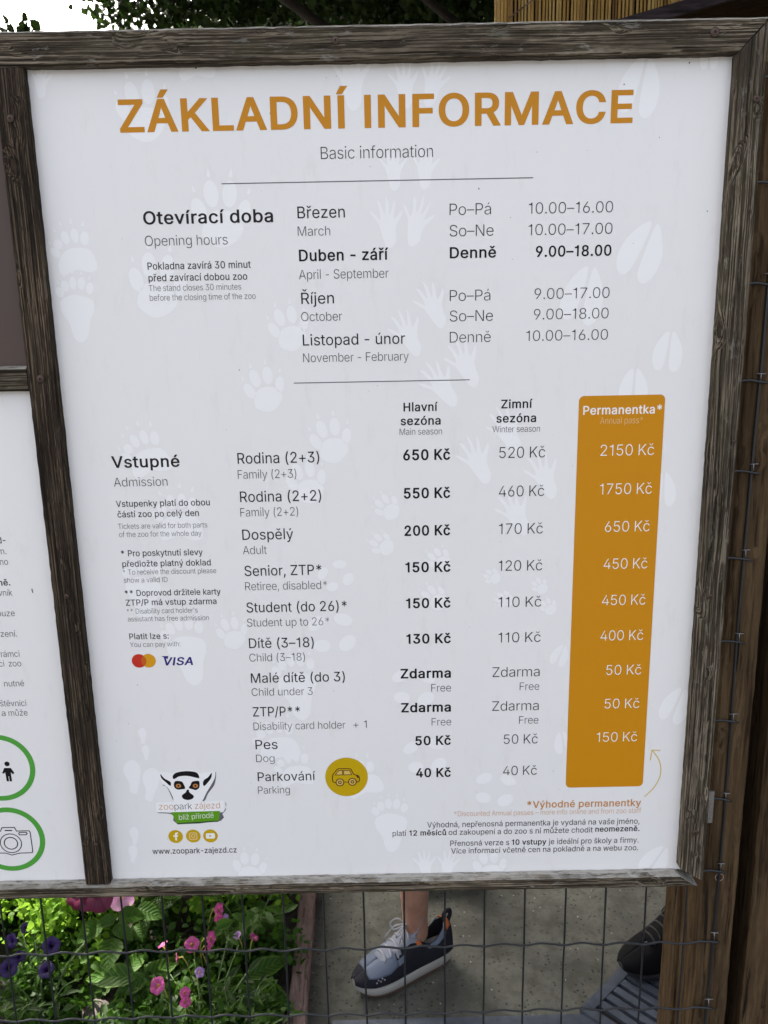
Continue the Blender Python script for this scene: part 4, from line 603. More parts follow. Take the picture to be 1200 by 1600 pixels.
PAW['bear_hind'] = ([smooth([(-.34, .12), (-.1, .24), (.16, .20), (.34, .10), (.34, -.10), (.24, -.30), (.16, -.62), (.0, -.74), (-.14, -.62), (-.20, -.34), (-.34, -.10)], 3, True),
    ell(-.34, .30, .085, .11, .4), ell(-.22, .42, .08, .12, .2), ell(-.05, .48, .075, .13, 0), ell(.13, .47, .08, .13, -.1), ell(.30, .37, .08, .12, -.2),
    tri(-.36, .48, .08, .3), tri(-.22, .62, .09, .1), tri(-.04, .68, .09, 0), tri(.14, .66, .09, -.1), tri(.30, .56, .08, -.2)], [])
hand = [(-.10, -.56), (-.20, -.20), (-.26, .02), (-.42, .24), (-.46, .36), (-.34, .26), (-.20, .10), (-.20, .34), (-.26, .60), (-.16, .52), (-.08, .22), (-.03, .44), (-.02, .72), (.05, .50), (.05, .20), (.14, .40), (.22, .62), (.22, .42), (.17, .12), (.30, .22), (.42, .34), (.38, .18), (.24, -.04), (.20, -.24), (.20, -.44), (.10, -.60), (0, -.64)]
PAW['hand'] = ([smooth(hand, 2, True)], [])
PAW['hoof'] = ([smooth([(-.04, .50), (-.20, .42), (-.36, .10), (-.38, -.24), (-.26, -.46), (-.10, -.42), (-.04, -.1)], 3, True), smooth([(.04, .52), (.20, .40), (.36, .10), (.38, -.26), (.26, -.48), (.10, -.42), (.05, -.1)], 3, True)], [])
PAW['four'] = ([ell(-.30, .26, .20, .13, .5), ell(.26, .24, .20, .13, -.5), ell(-.28, -.24, .18, .14, -.2), ell(.24, -.28, .20, .15, .6)], [])
PAW['sole'] = ([smooth([(-.05, .5), (-.22, .34), (-.24, .1), (-.12, -.2), (-.12, -.46), (.06, -.52), (.12, -.3), (.2, .0), (.22, .3), (.1, .48)], 3, True)], [])
paws = [('dog', 222, 165, 118, 8), ('dog', 345, 325, 128, 0), ('dog', 246, 437, 122, -6), ('bear_front', 117, 385, 92, 0), ('bear_hind', 121, 478, 118, 0),
 ('bear_front', 305, 82, 90, 0), ('hand', 64, 125, 60, -10), ('hand', 550, 120, 110, 0), ('hand', 632, 130, 82, 4), ('hand', 678, 128, 82, -18),
 ('hand', 615, 262, 74, 0), ('hand', 665, 260, 74, -6), ('hand', 606, 347, 84, 3), ('hand', 652, 345, 84, -16),
 ('hand', 676, 476, 82, 22), ('hand', 637, 520, 82, 22), ('hand', 726, 566, 86, 22), ('hand', 688, 600, 86, 32), ('hand', 792, 672, 84, 24), ('hand', 745, 718, 84, 22),
 ('hand', 850, 742, 82, 20), ('hand', 805, 800, 82, 24), ('dog', 450, 508, 84, 14), ('dog', 412, 603, 84, 14), ('dog', 516, 683, 84, 12), ('dog', 478, 748, 80, 14),
 ('dog', 603, 790, 50, 40), ('dog', 594, 849, 46, 55), ('dog', 684, 872, 46, 40), ('dog', 676, 932, 50, 44), ('dog', 767, 900, 32, 60), ('dog', 842, 914, 32, 40), ('dog', 786, 936, 34, 70), ('dog', 856, 946, 32, 30),
 ('bear_front', 228, 700, 92, 10), ('bear_front', 282, 800, 96, -6), ('bear_hind', 224, 918, 112, -4), ('bear_hind', 292, 1012, 124, 8), ('bear_hind', 464, 1068, 120, 6), ('bear_front', 435, 1150, 84, 0),
 ('hoof', 1000, 135, 96, -12), ('hoof', 1004, 392, 96, -22), ('hoof', 912, 461, 92, -14), ('hoof', 1044, 549, 64, -6), ('hoof', 990, 606, 62, -2), ('hoof', 1036, 765, 54, 0), ('hoof', 1108, 88, 42, 0), ('hoof', 875, 1024, 34, -20),
 ('hoof', 1056, 1102, 56, -20), ('four', 521, 990, 62, 10), ('four', 526, 900, 44, 30), ('four', 648, 1075, 58, 0), ('four', 666, 1182, 54, 10), ('four', 775, 1234, 52, -4),
 ('bear_hind', 611, 1285, 96, 0), ('bear_front', 566, 1210, 72, 10), ('bear_front', 462, 1195, 70, 0), ('sole', 223, 1150, 26, 0), ('sole', 228, 1176, 24, 0), ('sole', 208, 1214, 54, 0), ('sole', 236, 1226, 54, -10),
 ('sole', 210, 1306, 28, 0), ('sole', 208, 1334, 28, -6), ('dog', 390, 1352, 60, -4), ('hand', 664, 1350, 48, 4), ('hand', 700, 1350, 48, -8), ('hoof', 1024, 1345, 50, -30), ('dog', 362, 985, 60, 12), ('hoof', 880, 1160, 36, 10), ('dog', 765, 1350, 60, 8)]
for i, (k, px, py, h, rot) in enumerate(paws):
    a = atY(px, py, 0); b = atY(px, py-h, 0); s = (b.z-a.z); c, sn = math.cos(rad(rot)), math.sin(rad(rot))
    A, B = PAW[k]
    ys = [y for l in A for x, y in l]; yc, sp = (max(ys)+min(ys))/2, 1/(max(ys)-min(ys))
    lp = [[(a.x+s*sp*(x*c-(y-yc)*sn), a.z+s*sp*(x*sn+(y-yc)*c)) for x, y in l] for l in A]
    lp = [[(min(.3625, max(-.3625, x)), min(1.8025, max(.8675, z))) for x, z in l] for l in lp]
    try: flat(lp, 'paw', pb, 'paw_print', .0002+i*4.5e-6)
    except Exception as e: print('paw', i, e)

# ---- words
def T(rows, parent=pb):
    for r in rows:
        text(*r[:7], parent=parent, **(r[7] if len(r) > 7 else {}))
T([('ZÁKLADNÍ INFORMACE', 188, 988, 207.5, 31.2, 'bold', 'orange_text'),
 ('Basic information', 501.5, 676.5, 248.5, 11.6, 'thin', 'soft_black'),
 ('Otevírací doba', 224.5, 427, 351, 13.2, 'semi', 'soft_black'), ('Opening hours', 227, 356, 384.2, 10, 'thin', 'soft_black'),
 ('Březen', 465, 539, 341.2, 11.7, 'regular', 'black'), ('March', 465.5, 516, 368.6, 9.3, 'thin', 'soft_black'),
 ('Duben - září', 467.5, 607, 408.5, 11.9, 'semi', 'black'), ('April - September', 467.5, 607.5, 436.3, 9.4, 'thin', 'soft_black'),
 ('Říjen', 471, 522, 475, 11.7, 'regular', 'black'), ('October', 471, 535, 501.8, 9.3, 'thin', 'soft_black'),
 ('Listopad - únor', 473.5, 633, 540, 11.7, 'regular', 'black'), ('November - February', 474, 638.5, 566, 9.3, 'thin', 'soft_black'),
 ('Po–Pá', 702.5, 767, 336, 11.2, 'thin', 'black'), ('So–Ne', 702.5, 771, 369.3, 11.2, 'thin', 'black'), ('Denně', 702.8, 775, 403.8, 11.4, 'semi', 'black'),
 ('Po–Pá', 702.8, 766, 470.3, 11.2, 'thin', 'black'), ('So–Ne', 702.8, 770, 502.2, 11.2, 'thin', 'black'), ('Denně', 702.8, 766.5, 535.2, 11.2, 'thin', 'soft_black'),
 ('10.00–16.00', 826, 957.5, 334, 10.9, 'thin', 'black'), ('10.00–17.00', 825.5, 956.5, 367.5, 10.9, 'thin', 'black'), ('9.00–18.00', 837, 955, 401.7, 11.2, 'semi', 'black'),
 ('9.00–17.00', 835, 952, 467.3, 10.9, 'thin', 'black'), ('9.00–18.00', 834, 950.5, 499.3, 10.9, 'thin', 'black'), ('10.00–16.00', 822, 949.5, 532.8, 10.9, 'thin', 'soft_black'),
 ('Pokladna zavírá 30 minut', 231, 392, 421.5, 7.3, 'medium', 'black'), ('před zavírací dobou zoo', 232.5, 386.5, 439.8, 7.3, 'medium', 'black'),
 ('The stand closes 30 minutes', 233, 377, 455, 6.2, 'thin', 'soft_black'), ('before the closing time of the zoo', 234.5, 399.5, 470, 6.2, 'thin', 'soft_black'),
 ('Vstupné', 175, 281, 731.3, 13.3, 'semi', 'soft_black'), ('Admission', 178.5, 262, 760.3, 10, 'thin', 'soft_black'),
 ('Vstupenky platí do obou', 181.5, 328, 792.2, 7.3, 'medium', 'black'), ('částí zoo po celý den', 184, 311, 808.5, 7.3, 'medium', 'black'),
 ('Tickets are valid for both parts', 185, 324, 826.5, 6.1, 'thin', 'soft_black'), ('of the zoo for the whole day', 186.5, 315, 839.2, 6.1, 'thin', 'soft_black'),
 ('* Pro poskytnutí slevy', 189.5, 317, 869.5, 7.3, 'medium', 'black'), ('předložte platný doklad', 191.5, 329.5, 885.8, 7.3, 'medium', 'black'),
 ('* To receive the discount please', 192.5, 338, 898, 6.1, 'thin', 'soft_black'), ('show a valid ID', 194, 262, 910.5, 6.1, 'thin', 'soft_black'),
 ('** Doprovod držitele karty', 195.5, 345, 931.5, 7.3, 'medium', 'black'), ('ZTP/P má vstup zdarma', 197, 338.5, 946.3, 7.3, 'medium', 'black'),
 ("** Disability card holder's", 198.5, 309, 959, 6.1, 'thin', 'soft_black'), ('assistant has free admission', 200, 326.5, 971, 6.1, 'thin', 'soft_black'),
 ('Platit lze s:', 202.5, 264, 999, 7.3, 'medium', 'black'), ('You can pay with:', 203.5, 282, 1011, 6.1, 'thin', 'soft_black'),
 ('Rodina (2+3)', 371.5, 499, 724.7, 12.2, 'regular', 'black'), ('Family (2+3)', 372, 463, 748, 9.7, 'thin', 'soft_black'),
 ('Rodina (2+2)', 375.5, 502, 784.5, 12.2, 'regular', 'black'), ('Family (2+2)', 376, 466, 807, 9.7, 'thin', 'soft_black'),
 ('Dospělý', 379, 458.5, 843.6, 12.2, 'regular', 'black'), ('Adult', 380, 417, 866, 9.7, 'thin', 'soft_black'),
 ('Senior, ZTP*', 382.5, 502.5, 900, 12.2, 'regular', 'black'), ('Retiree, disabled*', 383.5, 511, 922.3, 9.7, 'thin', 'soft_black'),
 ('Student (do 26)*', 385.5, 542, 957, 12.2, 'regular', 'black'), ('Student up to 26*', 386.5, 514.5, 979, 9.7, 'thin', 'soft_black'),
 ('Dítě (3–18)', 389.5, 490.5, 1012.7, 12.2, 'regular', 'black'), ('Child (3–18)', 390, 476.5, 1033.5, 9.7, 'thin', 'soft_black'),
 ('Malé dítě (do 3)', 392.5, 539, 1067, 12.2, 'regular', 'black'), ('Child under 3', 393.5, 488.5, 1087.2, 9.7, 'thin', 'soft_black'),
 ('ZTP/P**', 395.5, 469, 1119.5, 12.2, 'regular', 'black'), ('Disability card holder', 396.5, 540, 1140.6, 9.7, 'thin', 'soft_black'), ('+ 1', 552, 573, 1137.5, 9.7, 'thin', 'soft_black'),
 ('Pes', 399.5, 434, 1170.6, 12.2, 'regular', 'black'), ('Dog', 400.5, 429, 1190.6, 9.7, 'thin', 'soft_black'),
 ('Parkování', 403, 493, 1220.6, 12.0, 'regular', 'black'), ('Parking', 403.5, 453, 1240, 9.7, 'thin', 'soft_black'),
 ('Hlavní', 630.5, 684, 643, 9.6, 'semi', 'black'), ('sezóna', 626, 688.5, 664.5, 9.6, 'semi', 'black'), ('Main season', 624.5, 690.5, 679.6, 7.0, 'thin', 'black'),
 ('Zimní', 783, 832, 638.2, 9.6, 'semi', 'black'), ('sezóna', 775.5, 837.5, 660.5, 9.6, 'semi', 'black'), ('Winter season', 769.5, 843.5, 675.6, 7.0, 'thin', 'black'),
 ('Permanentka*', 911, 1034, 648.2, 9.8, 'semi', 'white_ink'), ('Annual pass*', 937.5, 1004, 662.3, 7.0, 'thin', 'cream')])
T([(s, a, b, y, 12.3, 'bold', 'black') for s, a, b, y in (('650 Kč', 630, 703.5, 719.6), ('550 Kč', 631, 703.5, 779.2), ('200 Kč', 632, 703.5, 837.5), ('150 Kč', 633.5, 704, 894.5), ('150 Kč', 634.5, 704, 950.6),
    ('130 Kč', 635, 704.5, 1006), ('Zdarma', 626, 704.5, 1060.2), ('Zdarma', 627, 704.5, 1113.2), ('50 Kč', 649, 704.5, 1164.6), ('40 Kč', 650, 704.5, 1214.6))])
T([(s, a, b, y, 12.3, 'light', 'black') for s, a, b, y in (('520 Kč', 780, 851.5, 715.7), ('460 Kč', 779.5, 850, 776), ('170 Kč', 779.5, 848, 834.5), ('120 Kč', 779, 847, 892), ('110 Kč', 778.7, 845.5, 948.6),
    ('110 Kč', 778.7, 844.5, 1003.8), ('Zdarma', 769.5, 843, 1057.7), ('Zdarma', 769, 841.5, 1110.6), ('50 Kč', 787, 840, 1162.2), ('40 Kč', 786, 838.5, 1211.2))])
T([('Free', a, b, y, 9.7, 'thin', 'soft_black') for a, b, y in ((674, 704.5, 1080.6), (674.5, 705, 1133.6), (812, 842.5, 1078.2), (811, 841, 1130.7))])
T([(s, a, b, y, 12.3, 'light', 'white_ink') for s, a, b, y in (('2150 Kč', 938, 1021.5, 712.2), ('1750 Kč', 937, 1018, 772.5), ('650 Kč', 945, 1014.5, 831), ('450 Kč', 943, 1011, 889), ('450 Kč', 940.5, 1008, 945.6),
    ('400 Kč', 938, 1004.5, 1000.8), ('50 Kč', 947, 1001.5, 1054.4), ('50 Kč', 944.5, 998.5, 1106.8), ('150 Kč', 932, 995, 1159))])
T([('*Výhodné permanentky', 823.5, 1001.5, 1262.5, 9.6, 'semi', 'orange_soft'), ('*Discounted Annual passes – more info online and from zoo staff', 709.5, 1001.5, 1275.3, 6.8, 'light', 'peach'),
 ('Výhodná, nepřenosná permanentka je vydaná na vaše jméno,', 667.5, 999, 1293, 7.6, 'regular', 'soft_black'),
 ('platí', 613.5, 635, 1306.3, 7.6, 'regular', 'soft_black'), ('12 měsíců', 639.5, 697, 1305.8, 7.6, 'semi', 'black'), ('od zakoupení a do zoo s ní můžete chodit', 701, 926, 1304.6, 7.6, 'regular', 'soft_black'), ('neomezeně.', 930, 999, 1299.6, 7.6, 'semi', 'black'),
 ('Přenosná verze s', 703.5, 795.5, 1321.8, 7.6, 'regular', 'soft_black'), ('10 vstupy', 799.5, 853.5, 1320, 7.6, 'semi', 'black'), ('je ideální pro školy a firmy.', 857, 997.5, 1318.9, 7.6, 'regular', 'soft_black'),
 ('Více informací včetně cen na pokladně a na webu zoo.', 705, 997, 1333.6, 7.6, 'regular', 'soft_black'),
 ('www.zoopark-zajezd.cz', 238.5, 370, 1334.3, 7.9, 'medium', 'black')])
text('VISA', 254, 302, 1039.8, 10.2, 'bold', 'navy', pb, shear=.22)
p = [bpt(252, 1025.3), bpt(263, 1025), bpt(262, 1029.5)]; flat([p], 'navy', pb, 'card_logo_flick', .00085)
# rules board
T([('d-', -3, 9, 849, 7.6, 'medium', 'black'), ('m.', -2.5, 10.5, 866, 7.6, 'light', 'soft_black'), ('no', 0.5, 13, 882.5, 7.6, 'light', 'soft_black'), ('ně.', -2, 16.5, 915, 7.6, 'semi', 'soft_black'),
 ('vník', -1.5, 19.5, 931, 7.6, 'light', 'soft_black'), ('ouze', -4, 23.5, 963, 7.6, 'light', 'soft_black'), ('ízení.', -1, 27, 995, 7.6, 'light', 'soft_black'), ('rámci', 2, 31, 1026.5, 7.6, 'light', 'soft_black'),
 ('ci', -1, 7, 1041.5, 7.6, 'light', 'soft_black'), ('zoo', 14, 33.5, 1041.2, 7.6, 'light', 'soft_black'), ('nutné', 7, 38, 1072.5, 7.6, 'light', 'soft_black'), ('štěvníci', 1, 41.5, 1103.5, 7.6, 'light', 'soft_black'), ('a', 3, 9, 1118.5, 7.6, 'light', 'soft_black'), ('může', 14, 43.5, 1118.3, 7.6, 'light', 'soft_black')], rb)

# ---- rules, column, arrow
def rule(x0, y0, x1, y1, w=.0010):
    a, b = bpt(x0, y0), bpt(x1, y1); flat([[(a[0], a[1]-w/2), (a[0], a[1]+w/2), (b[0], b[1]+w/2), (b[0], b[1]-w/2)]], 'logo_grey', pb, 'rule_line', .0007)
rule(346, 287.2, 833, 277.7); rule(459, 598.6, 734, 593.4)
q = [bpt(905, 619), bpt(1040.5, 616), bpt(1003.5, 1228), bpt(883.5, 1231)]; xa, xb = (q[0][0]+q[3][0])/2, (q[1][0]+q[2][0])/2; za, zb = (q[2][1]+q[3][1])/2, (q[0][1]+q[1][1])/2
rr = .0058; L = []
for cx, cz, a0 in ((xb-rr, zb-rr, 0), (xa+rr, zb-rr, 90), (xa+rr, za+rr, 180), (xb-rr, za+rr, 270)):
    L += [(cx+rr*math.cos(rad(a0+t)), cz+rr*math.sin(rad(a0+t))) for t in range(0, 91, 15)]
o = flat([L], 'orange', pb, 'price_column', .0006); tag(o, 'orange rounded column behind the annual pass prices')
ap = smooth([bpt(1007, 1245), bpt(1022, 1230), bpt(1031, 1213), bpt(1032, 1196), bpt(1027, 1183), bpt(1019, 1172.5)], 8)
flat(stroke(ap, .0013), 'mustard_line', pb, 'curved_arrow', .0006)
flat(stroke([bpt(1032, 1172.3), bpt(1018.5, 1172), bpt(1016, 1188)], .0013), 'mustard_line', pb, 'arrow_head', .00066)

# ---- card logo, parking badge, social badges
def scale_at(px, py): a, b = bpt(px-10, py), bpt(px+10, py); return (b[0]-a[0])/20
c1, c2 = bpt(217.3, 1032.6), bpt(232, 1032.3); r = 11.4*scale_at(217, 1032)
flat([disc(c1, r)], 'red', pb, 'card_logo_disc', .0006); flat([disc(c2, r)], 'amber', pb, 'card_logo_disc', .0007)
d = (c2[0]-c1[0])/2; h = math.sqrt(r*r-d*d); mx = (c1[0]+c2[0])/2; a_ = math.acos(d/r)
lens = [(c2[0]-r*math.cos(t), c2[1]+r*math.sin(t)) for t in np.linspace(-a_, a_, 14)] + [(c1[0]+r*math.cos(t), c1[1]+r*math.sin(t)) for t in np.linspace(a_, -a_, 14)][1:-1]
flat([lens], 'red_orange', pb, 'card_logo_overlap', .0008)
bc = bpt(541.5, 1214); k = scale_at(541, 1214); r = 33.3*k
flat([disc(bc, r, 64)], 'mustard', pb, 'parking_badge', .0006)
def B(u, v): return (bc[0]+(u-615)/12*k, bc[1]-(v-525)/12*k*1.16)   # inside the 12x enlargement of the badge
body = smooth([B(350, 560), B(355, 490), B(395, 440), B(450, 382), B(520, 375), B(680, 378), B(715, 415), B(755, 480), B(830, 500), B(858, 550), B(845, 608), B(800, 618)], 3)
flat(stroke(body, 1.55*k), 'car_dark', pb, 'car_outline', .0008)
flat(stroke([B(350, 555), B(356, 605), B(400, 625)], 1.5*k), 'car_dark', pb, 'car_outline', .0008)
flat(stroke([B(565, 615), B(640, 615)], 1.3*k), 'car_dark', pb, 'car_outline', .00085)
for pts in (([B(405, 485), B(470, 408), B(540, 405), B(540, 485)]), ([B(562, 485), B(562, 408), B(675, 408), B(712, 485)])):
    flat([pts], 'car_pale', pb, 'car_window', .0007); flat(stroke(pts, 1.2*k, True), 'car_dark', pb, 'car_window_outline', .00082)
flat([[B(790, 500), B(830, 505), B(850, 545), B(815, 545)]], 'car_dark', pb, 'car_headlight', .0009)
for u, v in ((487, 618), (722, 613)):
    c = B(u, v); flat([disc(c, 6.2*k, 28, 6.2*k)], 'car_pale', pb, 'car_wheel', .00095); flat([disc(c, 6.9*k, 32), disc(c, 5.2*k, 32)], 'car_dark', pb, 'car_tyre', .00105); flat([disc(c, 3.0*k, 24), disc(c, 1.4*k, 16)], 'car_dark', pb, 'car_hub', .00105)
for i, (px, py) in enumerate(((274.5, 1307), (302, 1306.3), (328.8, 1306))):
    c = bpt(px, py); kk = scale_at(px, py); r = 11.4*kk; flat([disc(c, r, 36)], 'mustard', pb, 'social_badge', .0006)
    q = lambda x, y: (c[0]+x*r, c[1]+y*r)
    if i == 0: flat([[q(-.08, -.62), q(-.08, -.02), q(-.3, -.02), q(-.3, .2), q(-.08, .2), q(-.08, .4), q(.04, .6), q(.36, .62), q(.36, .4), q(.2, .38), q(.16, .2), q(.36, .2), q(.32, -.02), q(.16, -.02), q(.16, -.62)]], 'white_ink', pb, 'social_symbol', .0008)
    if i == 1:
        rs = [q(x, y) for x, y in ((-.5, -.38), (-.38, -.5), (.38, -.5), (.5, -.38), (.5, .38), (.38, .5), (-.38, .5), (-.5, .38))]
        flat(stroke(rs, .13*r, True), 'cream', pb, 'social_symbol', .0008); flat([disc(c, .30*r, 20), disc(c, .18*r, 20)], 'cream', pb, 'social_symbol', .0008); flat([disc(q(.3, .3), .07*r, 10)], 'cream', pb, 'social_symbol', .0008)
    if i == 2:
        flat([[q(x, y) for x, y in ((-.62, -.3), (-.52, -.42), (.52, -.42), (.62, -.3), (.62, .3), (.52, .42), (-.52, .42), (-.62, .3))], [q(-.14, -.18), q(.2, 0), q(-.14, .18)]], 'white_ink', pb, 'social_symbol', .0008)

# ---- zoo logo (8x enlargement coordinates: origin 230,1190)
def Z(u, v): return bpt(230+u/8, 1190+v/8)
def lg(pts, col, name, layer, sm=True, k=4): return flat([smooth([Z(*p) for p in pts], k, True) if sm else [Z(*p) for p in pts]], col, pb, name, layer)
lg([(190, 295), (245, 320), (300, 430), (335, 500), (400, 505), (640, 505), (720, 485), (760, 400), (840, 290), (862, 160), (845, 140), (780, 300), (600, 420), (400, 420), (250, 300)], 'logo_grey', 'logo_shadow', .0004)
lg([(150, 130), (330, 145), (400, 115), (500, 100), (600, 115), (660, 145), (835, 125), (845, 200), (800, 290), (740, 390), (690, 490), (640, 520), (360, 520), (320, 440), (260, 330), (180, 260)], 'paw', 'logo_head', .0005)
lg([(320, 210), (330, 160), (390, 130), (500, 118), (600, 130), (640, 160), (650, 205), (610, 200), (500, 178), (400, 185), (350, 212)], 'black', 'logo_forehead', .0007)
lg([(165, 155), (215, 210), (280, 245), (297, 270), (287, 302), (230, 255), (180, 210)], 'black', 'logo_ear', .0007)
lg([(806, 140), (760, 195), (715, 225), (697, 265), (712, 305), (760, 258), (800, 200)], 'black', 'logo_ear', .0007)
lg([(335, 270), (360, 242), (430, 248), (460, 290), (475, 335), (430, 345), (380, 348), (340, 320)], 'black', 'logo_eye_patch', .0007)
lg([(655, 270), (640, 240), (565, 250), (540, 295), (522, 330), (570, 345), (610, 355), (650, 325)], 'black', 'logo_eye_patch', .0007)
for u in (391, 603):
    c = Z(u, 302); kk = scale_at(280, 1228); flat([disc(c, 4.2*kk, 20, 3.6*kk)], 'eye', pb, 'logo_eye', .0008); flat([disc(c, 1.6*kk, 12)], 'black', pb, 'logo_pupil', .0009)
lg([(495, 355), (520, 352), (530, 385), (580, 425), (570, 460), (510, 480), (450, 462), (435, 420), (480, 385)], 'black', 'logo_nose', .0007)
lg([(135, 632), (300, 640), (500, 640), (900, 635), (960, 620), (990, 540), (975, 508), (985, 600), (940, 655), (920, 740), (380, 783), (330, 680), (270, 650), (150, 645)], 'logo_grey', 'logo_shadow', .0004, True, 2)
flat([[Z(*p) for p in ((110, 510), (960, 488), (968, 600), (940, 622), (130, 634), (112, 620))]], 'paw', pb, 'logo_name_band', .00075)
flat([[Z(*p) for p in ((300, 632), (910, 615), (895, 735), (370, 768))]], 'green', pb, 'logo_slogan_band', .0008)
flat([[Z(*p) for p in ((370, 769), (895, 736), (893, 750), (385, 784))]], 'dark_green', pb, 'logo_slogan_edge', .00078)
text('zoo', 230+150/8, 230+332/8, 1190+600/8, 8.6, 'light', 'orange_soft', pb); text('park', 230+344/8, 230+562/8, 1190+597/8, 8.6, 'light', 'black', pb); text('zájezd', 230+598/8, 230+912/8, 1190+588/8, 8.6, 'light', 'orange_soft', pb)
text('blíž přírodě', 230+400/8, 230+832/8, 1190+728/8, 7.2, 'light', 'white_ink', pb, slope=.05)

# ---- rings on the rules board
for px, py, rx in ((-2, 1200, 57), (14.5, 1311.5, 56)):
    c = bpt(px, py); kk = scale_at(20, py); flat([disc(c, rx*kk, 90), disc(c, (rx-8.3)*kk, 90)], 'green_ring', rb, 'green_ring', .0006)
kk = scale_at(12, 1200); c = bpt(11, 1193.5); flat([disc(c, 4.1*kk, 20)], 'black', rb, 'pictogram_head', .0006)
def Q(u, v): return bpt(u/6.4, 1130+v/6.4)
flat([[Q(*p) for p in ((42, 447), (108, 447), (143, 495), (135, 508), (120, 505), (108, 488), (112, 520), (122, 580), (98, 581), (90, 530), (84, 530), (92, 581), (68, 581), (52, 490), (38, 505), (22, 500))]], 'black', rb, 'pictogram_body', .0006)
S = 3.1/6.4*scale_at(20, 1315)*3
flat(stroke([Q(-60, 1085), Q(5, 1080), Q(20, 1044), Q(145, 1042), Q(165, 1078), Q(290, 1075), Q(302, 1090), Q(328, 1280), Q(320, 1295), Q(200, 1298), Q(120, 1318), Q(60, 1298), Q(-60, 1298)], S), 'black', rb, 'camera_outline', .0006)
flat(stroke([Q(48, 1073), Q(122, 1072)], S*1.3), 'black', rb, 'camera_outline', .0006)
c = Q(110, 1200); kr = scale_at(20, 1317); flat([disc(c, 17.2*kr, 40), disc(c, 15.8*kr, 40)], 'black', rb, 'camera_lens', .0007); flat([disc(c, 11.2*kr, 36), disc(c, 9.6*kr, 36)], 'black', rb, 'camera_lens', .0007)
flat(stroke([Q(*p) for p in ((195, 1092), (262, 1090), (272, 1102), (262, 1115), (195, 1116), (187, 1104))], S, True), 'black', rb, 'camera_button', .0007)
# specks of dirt on the boards
V, F = [], []
specks = [(306, 106, .0011), (748, 295, .0007), (975, 132, .0007), (1077, 98, .0009), (422, 177, .0005), (374, 578, .0007), (50, 923, .0006), (1105, 330, .0007), (1030, 215, .0006), (215, 1070, .0006)]+[(random.uniform(180, 1050), random.uniform(110, 1340), random.uniform(.0002, .00045)) for _ in range(46)]
for px, py, r in specks:
    c = bpt(px, py); o = len(V); V += [(c[0]+r*random.uniform(.6, 1.3)*math.cos(t), -.00107*PRINT, c[1]+r*random.uniform(.7, 1.4)*math.sin(t)) for t in [k*math.pi/4 for k in range(8)]]; F.append(tuple(range(o, o+8)))
tag(link('dirt_speck', mesh('dirt', V, F), M['logo_grey'], pb), kind='stuff')
p = [bpt(49, 920), bpt(50.3, 919), bpt(52.2, 926), bpt(51, 927)]; flat([p], 'grey_ink', rb, 'scratch', .0006)

# ------------------------------------------------------------------ wire mesh and posts
mf = empty('mesh_fence', (0, .015, 0), 'dark coated wire mesh of upright and wavy level wires under the notice boards', 'wire fence')
YM = .0150; XE = .4155; xs = [-.4602+.0523*k for k in range(-27, 17)]+[XE]; zs = [.7465+.1030*k for k in range(-6, 0)]+[.7465, .851, .953, 1.06, 1.164, 1.268, 1.371, 1.4725, 1.5755, 1.678, 1.780]
for i, x in enumerate(xs):
    e = x == XE; r = .0013 if not e else .0017; pts = []
    for k in range(40): z = .10+1.69*k/39; pts.append((x+random.uniform(-.0003, .0003)+(.0012*math.sin(z*9+i) if e else .0004*math.sin(z*4+i*2)), YM+.0009, z))
    link('upright_wire', mesh('w', *tube(pts, r, 8), True), M['wire'], mf)
for j, z in enumerate(zs):
    pts = []; n = int((XE+.008-xs[0])/.0523*8); rr = random.Random(j); ph = rr.uniform(-.3, .3)
    for k in range(n+1):
        x = xs[0]+(XE+.008-xs[0])*k/n; u = ((x-xs[0])/.0523+1000) % 1
        s = (u/.42 if u < .42 else (1-u)/.58); s = s*s*(3-2*s)
        pts.append((x, YM-.0016-.0006*s, z+.0042*(s-.35)+.0010*math.sin(x*14+j)+.0004*rr.uniform(-1, 1)))
    link('wavy_wire', mesh('w', *tube(pts, .00135, 8), True), M['wire'], mf)
for z in zs:
    x = XE+random.uniform(-.001, .001); h = random.uniform(.009, .014)
    a = tube([(x-.0005, YM+.004, z+h-.001), (x-.0045, YM-.001, z+h), (x+.0055, YM-.0018, z+h+random.uniform(-.0008, .0008)), (x+.0058, YM+.004, z+h)], .0006, 6)
    b = tube([(x+.0002, YM-.002, z+h), (x+.0004, YM-.0022, z+.002)], .00055, 6)
    link('staple', mesh('staple', *join(a, b), True), M['zinc'], mf)
def post(name, x0, x1, y0, y1, z0, z1, m, label, seed):
    t = empty(name, ((x0+x1)/2, (y0+y1)/2, 0), label, 'post')
    link('timber', plank(z1-z0, x1-x0, y1-y0, seed=seed, seg=90, bev=.003, jit=.0006), m, t, frame_mat(x1, z0, math.pi/2, y0)); return t
ga = post('gate_post', .3985, .4425, .0175, .082, .0, 1.80, M['post'], 'light brown squared post with the mesh stapled to its face', 11)
post('gate_post', .3935, .437, .0825, .130, .0, 1.79, M['post'], 'brown post set just behind the stapled mesh post', 12)
post('gate_post', .4700, .565, .0300, .120, .0, 1.81, M['post'], 'brown fence post at the right-hand edge, past the dark gap', 13)
post('gate_post', .436, .62, .150, .185, .0, 1.80, M['dark_post'], 'dark stained board seen in the gap between the two right-hand posts', 14)
post('gate_post', .566, .66, .060, .150, .0, 1.80, M['dark_post'], 'dark brown post outermost on the right of the fence', 15)
p = atY(1046+78, 1371, .017)
link('knot', mesh('knot', *tube([(p.x+.0052*math.cos(t), .0172, p.z+.0052*math.sin(t)) for t in [k*math.pi/9 for k in range(18)]], .0006, 5, closed=True), True), M['kerb_wood'], ga)
lp = post('gate_post', -1.80, -1.74, .018, .09, 0, 1.80, M['post'], 'brown post carrying the far left end of the mesh', 16)

